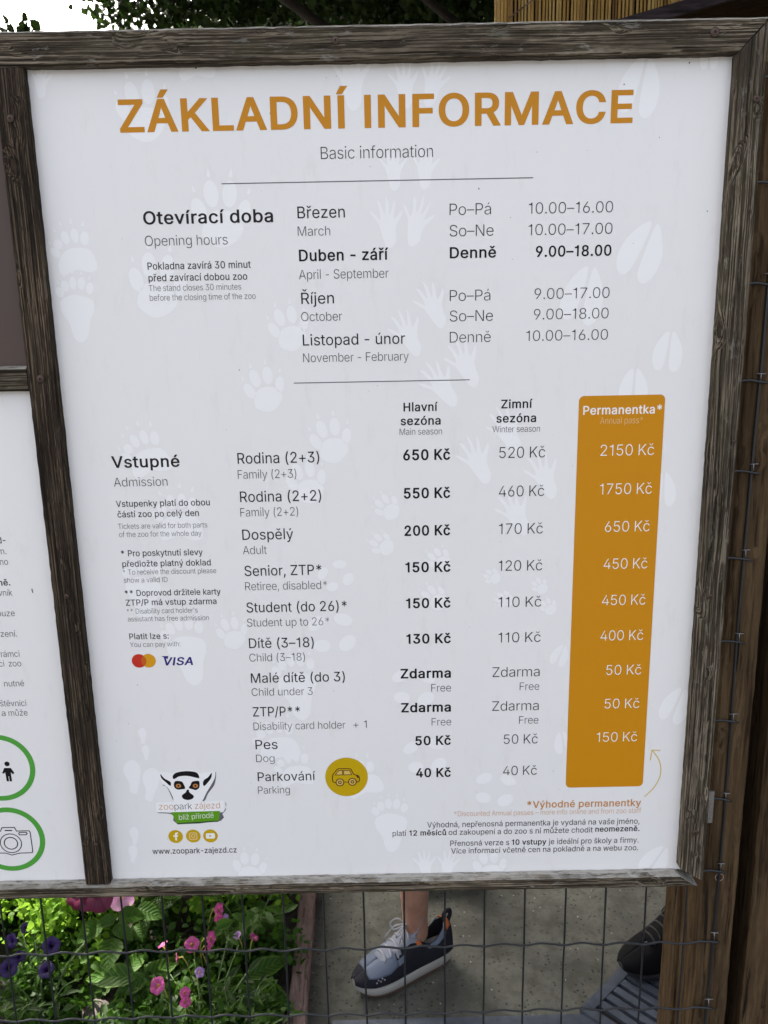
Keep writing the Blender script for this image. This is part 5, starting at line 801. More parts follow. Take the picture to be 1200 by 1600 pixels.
bf = empty('shade_fence', (1.6, .16, 0), 'dark plank fence added to the right of the posts to block side light', 'fence')  # planks added out of view to keep side light off the path
for i in range(20): link('plank', plank(1.78+random.uniform(-.01, .01), .094, .018, seed=40+i, seg=12), M['dark_post'], bf, frame_mat(.76+.1*i, 0, math.pi/2, .125+random.uniform(-.002, .002)))
for z in (.3, 1.45): link('fence_rail', plank(2.0, .07, .035, seed=70, seg=12), M['dark_post'], bf, frame_mat(.665, z, 0, .147))

# ------------------------------------------------------------------ reed-clad kiosk behind, upper right
YR = 1.95
xr0 = atY(775, 20, YR).x
rk = empty('reed_screen', (xr0+.8, YR, 0), 'golden reed screen standing behind the upper right of the board', 'reed screen')
rme = [mesh('reed', *tube([(random.uniform(-.0012, .0012), random.uniform(-.002, .002), 1.2+2.2*k/9) for k in range(10)], .0044, 7), True) for _ in range(6)]
for mm_ in rme: mm_.materials.append(M['reed'])
x = xr0; i = 0
while x < xr0+1.9 and i < 290:
    o = bpy.data.objects.new('reed', rme[i % 6]); COL.objects.link(o); o.parent = rk
    s = random.uniform(.72, 1.18); o.matrix_basis = PL(rk) @ Matrix.Translation((x, YR+random.uniform(-.003, .003), random.uniform(-.02, .02))) @ Matrix.Diagonal((s, s, 1, 1)); x += .0108*random.uniform(.78, 1.25); i += 1
link('shade_side_wall', mesh('sw', *box(xr0+1.86, xr0+1.9, YR+.04, 4.2, 0, 2.5)), M['dark_post'], rk)  # kiosk walls added out of view to block light on the path
link('shade_side_wall', mesh('sw', *box(xr0+.004, xr0+.04, YR+.04, 4.2, 0, 2.5)), M['dark_post'], rk)
link('shade_rear_wall', mesh('sw', *box(xr0+.004, xr0+1.9, 4.2, 4.24, 0, 2.5)), M['dark_post'], rk)
link('backing_board', mesh('bb', *box(xr0+.004, xr0+1.9, YR+.012, YR+.035, 0, 3.38)), M['dark_post'], rk)
link('thin_cane', mesh('c', *tube([atY(795, 28, YR-.02), atY(838, -4, YR-.02)], .0022, 6)), M['kerb_wood'], rk)
ro = empty('kiosk_roof', (1.2, 1.6, 2.3), 'dark sloping eave board crossing in front of the reed screen', 'roof')
a = atY(1040, 32, 1.60); b = atY(1150, 0, 1.60); d = (b-a); d.normalize()
def slab(p, q, y0, y1, t):
    n = Vector((-(q-p).normalized().z, 0, (q-p).normalized().x))*t
    vs = [Vector((v.x, y, v.z))+k for v in (p, q) for y in (y0, y1) for k in (Vector((0, 0, 0)), n)]
    return vs, [(0, 1, 3, 2), (4, 6, 7, 5), (0, 4, 5, 1), (2, 3, 7, 6), (0, 2, 6, 4), (1, 5, 7, 3)]
link('barge_board', mesh('bg', *slab(a-d*.6, a+d*1.7, 1.585, 1.603, .034)), M['barge'], ro)
link('roof_deck', mesh('rd', *slab(a-d*.58, a+d*1.68, 1.604, YR-.008, .020)), M['dark_post'], ro)

# ------------------------------------------------------------------ trees
def leaf_cloud(name, cents, radii, n, size, m, parent, droop=.5, seed=0, flat_=0.6):
    r = np.random.default_rng(seed); cents = np.array(cents, float); radii = np.array(radii, float)
    wgt = radii**2.4; k = r.choice(len(cents), n, p=wgt/wgt.sum()); dv = r.normal(size=(n, 3)); dv /= np.linalg.norm(dv, axis=1)[:, None]
    rr = radii[k]*(r.random(n)**.42)*(1+.12*r.normal(size=n)); c = cents[k]+dv*rr[:, None]*np.array([1, 1, .8])
    ax = r.normal(size=(n, 3)); ax[:, 2] -= droop; ax /= np.linalg.norm(ax, axis=1)[:, None]
    nm = r.normal(size=(n, 3)); nm[:, 2] += flat_; sd_ = np.cross(ax, nm); sd_ /= np.linalg.norm(sd_, axis=1)[:, None]; nm = np.cross(sd_, ax)
    L = size*r.uniform(.65, 1.25, n)[:, None]; Wd = L*r.uniform(.30, .42, n)[:, None]
    P = np.stack([c-ax*L*.5, c-ax*L*.12+sd_*Wd+nm*L*.08, c-ax*L*.12-sd_*Wd+nm*L*.08, c+ax*L*.2+sd_*Wd*.75+nm*L*.05, c+ax*L*.2-sd_*Wd*.75+nm*L*.05, c+ax*L*.55-nm*L*.06], 1).reshape(-1, 3)
    T_ = np.array([[0, 1, 2], [1, 3, 2], [2, 3, 4], [3, 5, 4]]); F = (np.arange(n)[:, None, None]*6+T_[None]).reshape(-1, 3)
    me = bpy.data.meshes.new(name); me.vertices.add(len(P)); me.vertices.foreach_set('co', P.ravel()); me.loops.add(F.size); me.loops.foreach_set('vertex_index', F.ravel().astype(np.int32))
    me.polygons.add(len(F)); me.polygons.foreach_set('loop_start', np.arange(0, F.size, 3, dtype=np.int32)); me.polygons.foreach_set('loop_total', np.full(len(F), 3, np.int32)); me.update(); me.validate()
    return tag(link(name, me, m, parent), kind='stuff')
def limb(p, q, r0, r1, bend=.1, n=10):
    p, q = Vector(p), Vector(q); out = []
    off = Vector((random.uniform(-1, 1), random.uniform(-1, 1), random.uniform(-.3, .6)))*bend*(q-p).length
    for i in range(n+1):
        t = i/n; out.append(p.lerp(q, t)+off*math.sin(math.pi*t)+Vector((random.uniform(-1, 1), random.uniform(-1, 1), 0))*.01*(q-p).length)
    return tube(out, [r0+(r1-r0)*i/n for i in range(n+1)], 9)
def tree(base, h, label, clumps, n, size, m, seed, r=.16, group=None, twigs=()):
    t = empty('tree', base, label, 'tree', group); b = Vector(base)
    link('trunk', mesh('trunk', *limb(b, b+Vector((.1, 0, h*.62)), r, r*.55, .03, 14), True), M['bark'], t)
    cs = sorted(clumps, key=lambda c: -c[3])[:12]
    for c in cs:
        s = b+Vector((.06, 0, h*random.uniform(.28, .6))); link('limb', mesh('limb', *limb(s, Vector(c[:3]), r*.38, r*.08, .12), True), M['bark'], t)
    tw = [limb(*k, .012, .004, .06, 8) for k in twigs]
    for q in tw: link('twig', mesh('twig', *q, True), M['bark'], t)
    leaf_cloud('crown', [c[:3] for c in clumps], [c[3] for c in clumps], n, size, m, t, seed=seed); return t
random.seed(21)
# main tree: its lowest boughs show above the frame; thick overhead, so the bed and path lie in shade
cl = []
for px, py, Y, r in ((150, 5, 4.5, .12), (290, 15, 4.5, .12), (165, 20, 4.5, .14), (195, 30, 4.5, .16), (240, 30, 4.6, .22), (300, 40, 4.6, .22), (380, 40, 4.6, .28), (640, 40, 4.8, .4), (720, 10, 4.8, .4), (215, 8, 4.6, .30), (170, -30, 4.6, .26), (270, -10, 4.5, .24), (335, 12, 4.7, .34), (400, -5, 4.6, .36), (455, 20, 4.8, .34), (520, 0, 4.6, .42), (590, 25, 4.9, .42), (650, 0, 4.6, .45), (720, 20, 4.8, .42), (760, 25, 4.5, .38), (700, -60, 4.6, .5), (560, -70, 4.6, .5), (420, -80, 4.6, .5), (300, -90, 4.6, .4), (200, -110, 4.6, .35)):
    p = atY(px, py, Y); cl.append((p.x, p.y, p.z, r))
for _ in range(60):
    cl.append((random.uniform(-1.4, 3.2), random.uniform(4.4, 7.2), random.uniform(3.9, 7), random.uniform(.45, .85)))
tw = []
for px0, py0, px1, py1 in ((300, -60, 260, 30), (285, 30, 330, -60), (370, 40, 430, -30), (180, -80, 225, 25), (520, -60, 480, 35)):
    tw.append((tuple(atY(px0, py0, 4.55)), tuple(atY(px1, py1, 4.5))))
tree((.4, 5.6, 0), 5.6, 'large dark leafy tree standing behind the top of the board', cl, 100000, .054, M['leaf_tree'], 3, .19, twigs=tw)
# added overhead crown, out of view, shaped to shade the space behind the board
cl = []
for _ in range(300):
    yy, r_ = random.uniform(.3, 4.3), random.uniform(.35, .55); cl.append((random.uniform(-4.6, 3.4), yy, max(3.3, 1.75+(yy+.9)*.40+r_*.9)+random.uniform(0, .9), r_))
tube_d = sv.normalized(); tube_p = Vector((-.86, .92, .2))          # gap left in the added crown so sun reaches the far corner of the bed
cl = [c for c in cl if (Vector(c[:3])-tube_p).cross(tube_d).length > c[3]+.10]
tree((2.7, 3.3, 0), 4.2, 'added tree whose boughs arch over the path behind the board to shade it', cl, 110000, .13, M['leaf_tree'], 4, .12)
# young tree at the far left: a few leaves against the sky
cl = []
for px, py, r in ((20, 42, .07), (40, 30, .06), (58, 48, .07), (35, 62, .08), (5, 58, .07), (48, 75, .10), (10, 90, .15), (110, 5, .04), (118, 60, .05)):
    p = atY(px, py, 3.6); cl.append((p.x, p.y, p.z, r))
n0 = len(cl)
yt = empty('tree', (-2.5, 3.7, 0), 'slender young tree with a few leaves against the sky, far left', 'tree')
link('trunk', mesh('trunk', *limb((-2.5, 3.7, 0), (-2.35, 3.7, 2.9), .035, .012, .02, 14), True), M['bark'], yt)
tws = [limb((-2.4, 3.7, 2.2), atY(px, py, 3.62), .006, .0025, .05, 8) for px, py in ((20, 40), (58, 46), (38, 22), (118, 55))]+[limb(atY(10, -60, 3.7), atY(12, 60, 3.6), .003, .002, .02), limb(atY(60, -30, 3.7), atY(130, 60, 3.6), .003, .002, .03)]
[link('twig', mesh('twig', *q, True), M['bark'], yt) for q in tws]
leaf_cloud('crown', [c[:3] for c in cl], [c[3] for c in cl], 75, .055, M['leaf_tree'], yt, seed=9, droop=.1)
shade_hedge = empty('hedge', (-3.4, 1.8, 0), 'leafy hedge added out of view at the far left to block side light', 'hedge')  # foliage added only to cut the light coming in from the left
link('stem', mesh('stem', *limb((-3.4, 1.8, 0), (-3.4, 1.8, 1.2), .03, .01)), M['bark'], shade_hedge)
leaf_cloud('foliage', [(-3.4+random.uniform(-.15, .15), y, z) for y in np.arange(-.2, 4.4, .3) for z in (.3, .75, 1.2, 1.6)], [.34]*64, 16000, .09, M['leaf_far'], shade_hedge, seed=77)
# hedge of trees farther back, closing the view under the boughs
for i, (x, y, lab) in enumerate(((-4.6, 8.6, 'dense green tree far behind the left-hand board'), (5.4, 7.6, 'dense green tree far behind the right-hand posts'), (-.2, 9.2, 'dense green tree behind the middle of the board, farther back'), (2.4, 8.8, 'dense green tree farther back behind the reed screen'))):
    cl = [(x+random.uniform(-1.5, 1.5), y+random.uniform(-.7, .7), random.uniform(1.2, 6.2), random.uniform(.5, .9)) for _ in range(40)]
    cl = [c if i > 1 else (c[0], c[1], c[2]*.42+.3, c[3]) for c in cl]
    tree((x, y, 0), 5 if i > 1 else 2.4, lab, cl, 26000, .14, M['leaf_far'], 30+i, .14, 'trees closing the background')

# ------------------------------------------------------------------ bedding plants
def leaf_mesh(L, Wd, m, cup=.25, droop=.35, n=7, wave=0.0, tip=1.0):
    vs, fs, uv = [], [], []
    for i in range(n+1):
        t = i/n; w_ = Wd*(math.sin(math.pi*min(1, t**.75*1.0))**.8 if 0 < t < 1 else 0.02)*(1 if t < .6 else 1)
        for j in range(-2, 3):
            u = j/2; x = u*w_/2; z = abs(u)**1.5*w_*cup - droop*L*t*t + wave*Wd*math.sin(t*14+j*1.7)*abs(u)
            vs.append((x, t*L, z)); uv.append((u, t))
    for i in range(n):
        for j in range(4): a = i*5+j; fs.append((a, a+1, a+6, a+5))
    me = mesh('leaf', vs, fs, True, uv); me.materials.append(m); return me
def flower_mesh(R, m, depth=.7, tube_=1.0, lobes=5, flare=.15):
    vs, fs, uv = [], [], []; nr, ns = 7, 40
    for i in range(nr):
        f = i/(nr-1)
        for k in range(ns):
            th = 2*math.pi*k/ns; lob = .80+.20*abs(math.cos(lobes*th/2))**.7
            if f < .35: r = R*(.07+.16*(f/.35)); z = -R*tube_*(1-f/.35)*.9-R*.10
            else:
                g_ = (f-.35)/.65; r = R*(.23+.77*g_*lob); z = -R*.10*(1-g_)**2 + R*flare*math.sin(g_*2.2) - R*depth*.16*g_*g_ + R*.055*math.sin(lobes*th)*g_
            vs.append((r*math.cos(th), r*math.sin(th), z)); uv.append((k/ns, f))
    for i in range(nr-1):
        for k in range(ns): fs.append((i*ns+k, i*ns+(k+1) % ns, (i+1)*ns+(k+1) % ns, (i+1)*ns+k))
    me = mesh('flower', vs, fs, True, uv); me.materials.append(m); return me
def sub(name, me, parent, loc, q, s=1.0):
    o = bpy.data.objects.new(name, me); COL.objects.link(o); o.parent = parent
    o.matrix_basis = PL(parent) @ Matrix.Translation(loc) @ q.to_matrix().to_4x4() @ Matrix.Diagonal((s, s, s, 1)); return o
def towards(n, roll=0): return Vector(n).to_track_quat('Z', 'Y') @ Quaternion((0, 0, 1), roll)
LM = {k: [leaf_mesh(*a) for a in v] for k, v in {
  'petunia': [(.060, .036, M['leaf_petunia'], .2, .25, 7, .02), (.050, .034, M['leaf_petunia'], .3, .45, 7, .02), (.068, .044, M['leaf_petunia'], .15, .2, 7, .03)],
  'narrow': [(.034, .010, M['leaf_petunia'], .3, .3, 5), (.028, .009, M['leaf_petunia'], .3, .6, 5), (.040, .011, M['leaf_dull'], .3, .2, 5)],
  'primrose': [(.125, .050, M['leaf_primrose'], .18, .30, 10, .05), (.105, .054, M['leaf_primrose'], .25, .15, 10, .06), (.085, .050, M['leaf_primrose'], .2, .4, 9, .05)],
  'sage': [(.038, .016, M['leaf_dull'], .3, .3, 6), (.030, .014, M['leaf_dull'], .3, .5, 6)]}.items()}
random.seed(5)
TOCAM = lambda p: (CAM-Vector(p)).normalized()
def plant(name, base, label, cat, kind, nleaf, spread, height, group=None, scale=1.0, stems=7, up=.4):
    t = empty(name, base, label, cat, group); b = Vector(base); tips = []
    st = []
    for i in range(stems):
        an = random.uniform(0, 6.28); q = b+Vector((math.cos(an)*spread*random.uniform(.3, 1), math.sin(an)*spread*random.uniform(.3, 1), height*random.uniform(.6, 1)))
        tips.append(q); m1 = b.lerp(q, .5)+Vector((0, 0, height*.18)); pts = smooth3([b, m1, q]); st.append(tube(pts, [.0022-.0012*i/(len(pts)-1) for i in range(len(pts))], 5))
    link('stems', mesh('stems', *join(*st), True), M['stem'], t)
    for i in range(nleaf):
        q = random.choice(tips); f = random.uniform(.15, 1); p = b.lerp(q, f)+Vector((0, 0, height*.18*4*f*(1-f)*.5)); an = random.uniform(0, 6.28); el = random.uniform(-.3, .9)*up*2
        d = Vector((math.cos(an)*math.cos(el), math.sin(an)*math.cos(el), math.sin(el)))
        n = Vector((0, 0, 1))-d*d.z+Vector((random.uniform(-.4, .4), random.uniform(-.8, .1), 0)); 
        X = d.cross(n).normalized(); Z_ = X.cross(d).normalized(); R3 = Matrix((X, d, Z_)).transposed()
        sub('leaf', random.choice(LM[kind]), t, p, R3.to_quaternion(), scale*random.uniform(.65, 1.15))
    return t
def smooth3(P, k=5):
    P = [Vector(p) for p in P]; out = []
    for i in range(len(P)-1):
        a, b, c, d = P[max(0, i-1)], P[i], P[i+1], P[min(len(P)-1, i+2)]
        for j in range(k):
            t = j/k; out.append(.5*((2*b)+(c-a)*t+(2*a-5*b+4*c-d)*t*t+(3*b-a-3*c+d)*t**3))
    return out+[P[-1]]
def big_leaf(t, px, py, z, ang, kind, s, tilt=.25, k=None):
    """a single broad leaf whose middle is met along the sight line at height z; ang = heading in the bed plan"""
    p = atZ(px, py, z); d = Vector((math.cos(ang), math.sin(ang), tilt)).normalized(); me = LM[kind][k if k is not None else random.randrange(len(LM[kind]))]
    n = (Vector((0, 0, 1))*.6+TOCAM(p)).normalized(); X = d.cross(n).normalized(); Z_ = X.cross(d).normalized()
    L = max(v.co.y for v in me.vertices)*s
    return sub('leaf', me, t, p-d*L*.5, Matrix((X, d, Z_)).transposed().to_quaternion(), s)
def flower(t, px, py, z, R, m, facing=(0, -.5, .8), roll=0, name='flower', fl=.15, tb=1.0):
    p = atZ(px, py, z); me = flower_mesh(R, M[m], fl=0, tube_=tb) if False else FM(R, m, fl, tb)
    o = sub(name, me, t, p, towards(facing, roll), .9); back = -Vector(facing).normalized()
    pts = smooth3([p+back*R*1.0, p+back*R*1.8+Vector((0, 0, -.02)), p+back*R*2+Vector((random.uniform(-.02, .02), .01, -.09))])
    link('flower_stalk', mesh('stalk', *join(tube(pts, .0014, 5), tube([p+back*R*.85, p+back*R*1.25], [R*.12, R*.06], 7)), True), M['sepal' if tb < 1.2 else 'stem'], t); return o
_fm = {}
def FM(R, m, fl, tb):
    k = (round(R, 4), m, fl, tb)
    if k not in _fm: _fm[k] = flower_mesh(R, M[m], tube_=tb, flare=fl)
    return _fm[k]
# pink bellflower-like trailing petunia, middle of the bed
A = plant('petunia', (-.40, .50, .05), 'trailing petunia with small pink yellow-throated flowers, behind the mesh', 'flowering plant', 'narrow', 255, .19, .16, stems=24)
for px, py, z, R, f, rl in ((342, 1421, .22, .017, (.9, -.5, .35), .2), (341, 1434, .22, .012, (.5, -.8, -.1), 0), (330, 1466, .22, .018, (.9, -.35, .3), .4), (325, 1482, .2, .012, (.8, -.6, 0), 0), (300, 1476, .22, .019, (.1, -.75, .6), .3), 
    (276, 1497, .2, .012, (-.9, -.3, .1), 0), (246, 1540, .22, .0195, (-.25, -.7, .7), .1), (289, 1551, .21, .013, (.5, -.75, .5), 1.2), (290, 1566, .2, .0135, (.3, -.9, .2), .7), (397, 1464, .18, .013, (.5, .1, .9), 0), (254, 1476, .21, .013, (-.5, .2, .9), 0)):
    flower(A, px, py, z, R, 'petal_pink', f, rl)
for px, py, z, R, f in ((312, 1519, .2, .0125, (.4, -.5, .8)), (370, 1462, .18, .013, (-.4, -.2, .9)), (353, 1434, .2, .011, (.8, -.3, .5))): flower(A, px, py, z, R, 'petal_lilac', f, 0)
A2 = plant('petunia', (-.33, .48, .05), 'leafy petunia without flowers beside the timber edging, lower part of the bed', 'flowering plant', 'narrow', 230, .13, .14, stems=20)
A3 = plant('bedding_plant', (-.36, .80, .05), 'round-leaved bedding plant near the timber edging, behind the pink petunia', 'plant', 'petunia', 90, .15, .20, stems=10, scale=.62)
# broad ribbed leaves
Bp = empty('primrose', (-.55, .47, .05), 'low primrose with broad ribbed light-edged leaves, left of the pink flowers', 'plant')
for px, py, z, an, s, tl, k in ((170, 1524, .17, math.pi*.98, 1.0, .05, 0), (205, 1538, .16, math.pi*1.2, .8, .05, 2), (180, 1588, .13, -.9, 1.05, .25, 1), (270, 1585, .14, 1.1, 1.35, .1, 1), (252, 1512, .15, .7, .85, .15, 0), (230, 1552, .14, .1, .8, .1, 2), (225, 1582, .12, 2.2, .9, .1, 2), (212, 1500, .15, 1.2, .8, .2, 2), (300, 1600, .12, -.3, 1.0, 0, 1), (150, 1548, .10, -2.6, .8, 0, 2)):
    big_leaf(Bp, px, py, z, an, 'primrose', s, tl, k)
Cp = empty('primrose', (-.36, .47, .05), 'dark broad-leaved primrose low beside the timber edging', 'plant')
for px, py, z, an, s in ((420, 1508, .13, .6, .9), (405, 1540, .12, 2.4, .9), (380, 1575, .12, .3, 1.1), (432, 1560, .1, -.5, .9), (350, 1590, .1, 3.0, .9)): big_leaf(Cp, px, py, z, an, 'primrose', s, .05)
# crimson petunia at the top, broad leaves below it
D = plant('petunia', (-.60, .86, .05), 'petunia with large crimson flowers close under the bottom rail', 'flowering plant', 'petunia', 70, .14, .20, stems=8, scale=.9)
flower(D, 150, 1388, .32, .060, 'petal_crimson', (.0, -.8, .55), .2, tb=1.3); flower(D, 120, 1398, .31, .036, 'petal_crimson', (-.4, -.75, .4), 0, tb=1.3); flower(D, 190, 1400, .29, .036, 'petal_pale', (.4, -.8, .4), .3, tb=1.3)
for px, py, z, an, s, k in ((172, 1488, .24, -1.45, 1.15, 2), (140, 1455, .24, -2.2, .95, 2), (192, 1455, .25, -.6, .95, 0), (140, 1490, .21, -2.6, .6, 1), (205, 1430, .26, .2, .9, 2), (232, 1425, .25, -.3, .95, 2), (165, 1440, .26, -2.9, .8, 0), (215, 1455, .22, -.9, .8, 1), (130, 1500, .2, 3, .5, 1), (150, 1510, .2, -.5, .5, 1)):
    big_leaf(D, px, py, z, an, 'petunia', s, -.1, k)
# purple petunia, left
E_ = plant('petunia', (-.78, .60, .05), 'petunia with dark violet flowers at the left of the bed', 'flowering plant', 'narrow', 140, .19, .18, stems=16)
for px, py, z, R, f in ((80, 1478, .24, .022, (.2, -.8, .5)), (14, 1512, .22, .022, (.4, -.7, .5)), (18, 1470, .24, .018, (-.3, -.8, .4)), (72, 1515, .2, .020, (0, -.6, .8)), (40, 1450, .22, .014, (0, -.8, .4)), (30, 1495, .22, .015, (.5, -.6, .3))): flower(E_, px, py, z, R, 'petal_purple', f, .3, tb=1.2)
G1 = plant('bedding_plant', (-.62, .42, .05), 'low grey-green sage-leaved plant in the lower left of the bed', 'plant', 'sage', 170, .17, .10, stems=20)
G2 = plant('bedding_plant', (-.78, .38, .05), 'second grey-green sage-leaved plant, at the left-hand edge of the bed', 'plant', 'sage', 110, .13, .09, stems=14)
H1 = plant('bedding_plant', (-.98, .98, .05), 'bright yellow-green bushy plant in the far left of the bed', 'plant', 'petunia', 120, .22, .22, stems=14, scale=.7)
H2 = plant('bedding_plant', (-.50, 1.12, .05), 'bushy green plant behind the pink petunia, close under the bottom rail', 'plant', 'petunia', 130, .20, .24, stems=14, scale=.8)
H3 = plant('bedding_plant', (-.33, 1.05, .05), 'green plant in the back of the bed by the edging corner', 'plant', 'petunia', 90, .12, .20, stems=10, scale=.7)
def filler(name, x0, x1, y0, y1, z0, z1, n, size, m, seed, label=None):
    r = random.Random(seed); cs = [(r.uniform(x0, x1), r.uniform(y0, y1), r.uniform(z0, z1)) for _ in range(40)]
    o = leaf_cloud(name, cs, [.07]*40, n, size, m, None, droop=-.2, seed=seed, flat_=1.2); return o
filler('ground_cover', -1.30, -.26, .34, 1.5, .06, .11, 9000, .022, M['leaf_small'], 1)
filler('ground_cover', -1.30, -.30, 1.0, 1.7, .10, .28, 5500, .034, M['leaf_small'], 2)
filler('ground_cover', -1.12, -.66, .66, 1.15, .10, .25, 5200, .019, M['leaf_bright'], 3)
filler('ground_cover', -.50, -.30, .85, 1.1, .12, .24, 900, .026, M['leaf_bright'], 4)
filler('ground_cover', -.56, -.27, .36, .80, .07, .13, 5200, .020, M['leaf_small'], 6)
# a stone in the bed
bm = bmesh.new(); bmesh.ops.create_icosphere(bm, subdivisions=3, radius=.032)
for v in bm.verts: v.co *= 1+.12*math.sin(v.co.x*130+v.co.z*70)+.08*math.sin(v.co.y*170)
me = bpy.data.meshes.new('stone'); bm.to_mesh(me); bm.free(); me.polygons.foreach_set('use_smooth', [True]*len(me.polygons))
p = atZ(152, 1577, .085); o = link('stone', me, M['rock']); o.location = (p.x, p.y, .075); o.scale = (1.05, .9, .75); tag(o, 'grey-brown stone lying among the leaves, lower left of the bed', 'stone')

# ------------------------------------------------------------------ the two people behind the board (feet show under it)
M['fabric_dark'] = mat('charcoal_shoe_fabric', (.018, .018, .024), .75); M['fabric_blue'] = mat('pale_blue_shoe_mesh', (.125, .15, .20), .85); M['fabric_grey'] = mat('light_grey_shoe_tongue', (.22, .24, .28), .85)
M['lace'] = mat('pale_lace', (.30, .30, .33), .85); M['sole_white'] = mat('white_foam_sole', (.36, .35, .32), .7); M['shoe_orange'] = mat('orange_shoe_trim', (.46, .11, .02), .7); M['outsole'] = mat('gum_outsole', (.10, .05, .03), .7)
M['boot'] = mat('black_boot_fabric', (.0035, .0035, .0045), .8); M['boot_sole'] = mat('black_boot_sole', (.016, .017, .021), .6); M['black_lace'] = mat('black_lace_cord', (.006, .006, .007), .6); M['sock'] = mat('grey_sock', (.10, .10, .13), .9)
M['denim'] = mat('blue_denim', (.06, .09, .16), .9); M['shirt'] = mat('plain_shirt', (.30, .30, .32), .9); M['hair'] = mat('brown_hair', (.05, .03, .018), .6); M['shirt2'] = mat('dark_shirt', (.06, .07, .09), .9)
for k in ('fabric_dark', 'fabric_blue', 'boot', 'fabric_grey'):
    g = NG(M[k]); g.b.inputs['Specular IOR Level'].default_value = .12; v = g.n('ShaderNodeTexVoronoi'); v.inputs['Scale'].default_value = 900; g.l(g.coord(), v.inputs['Vector']); g.bump(v.outputs['Distance'], .5, .0006)
def skin_body(name, pts, edges, rads, root, m, parent, lev=2):
    me = bpy.data.meshes.new(name); me.from_pydata([Vector(p) for p in pts], edges, []); me.update()
    o = bpy.data.objects.new(name, me); COL.objects.link(o); me.materials.append(m)
    sk = o.modifiers.new('skin', 'SKIN'); sk.use_smooth_shade = True
    for i, v in enumerate(o.data.skin_vertices[0].data): v.radius = (rads[i], rads[i]) if not hasattr(rads[i], '__len__') else rads[i]; v.use_root = (i == root)
    s = o.modifiers.new('sub', 'SUBSURF'); s.levels = lev; s.render_levels = lev
    o.parent = parent; o.matrix_basis = PL(parent); return o
def loft(name, secs, m, parent, mw, closed=True, caps=True):
    """secs: list of loops (same count) in shoe space"""
    n = len(secs[0]); V = [mw @ Vector(p) for s in secs for p in s]; F = []
    for i in range(len(secs)-1):
        for k in range(n if closed else n-1): F.append((i*n+k, (i+1)*n+k, (i+1)*n+(k+1) % n, i*n+(k+1) % n))
    if caps: F += [tuple(range(n))[::-1][::-1], tuple((len(secs)-1)*n+k for k in range(n))[::-1]]
    o = link(name, mesh(name, V, F, True), m, parent)
    s = o.modifiers.new('sub', 'SUBSURF'); s.levels = 1; s.render_levels = 1; return o
def lerp(xs, ys, x): return float(np.interp(x, xs, ys))
SX = [0, .02, .06, .11, .16, .20, .235, .262, .275]             # from heel to toe
SW = [.024, .032, .036, .038, .044, .048, .043, .028, .010]       # half width of the sole
def outline(x, side): return lerp(SX, SW, x)*(1.0 if side > 0 else .93)
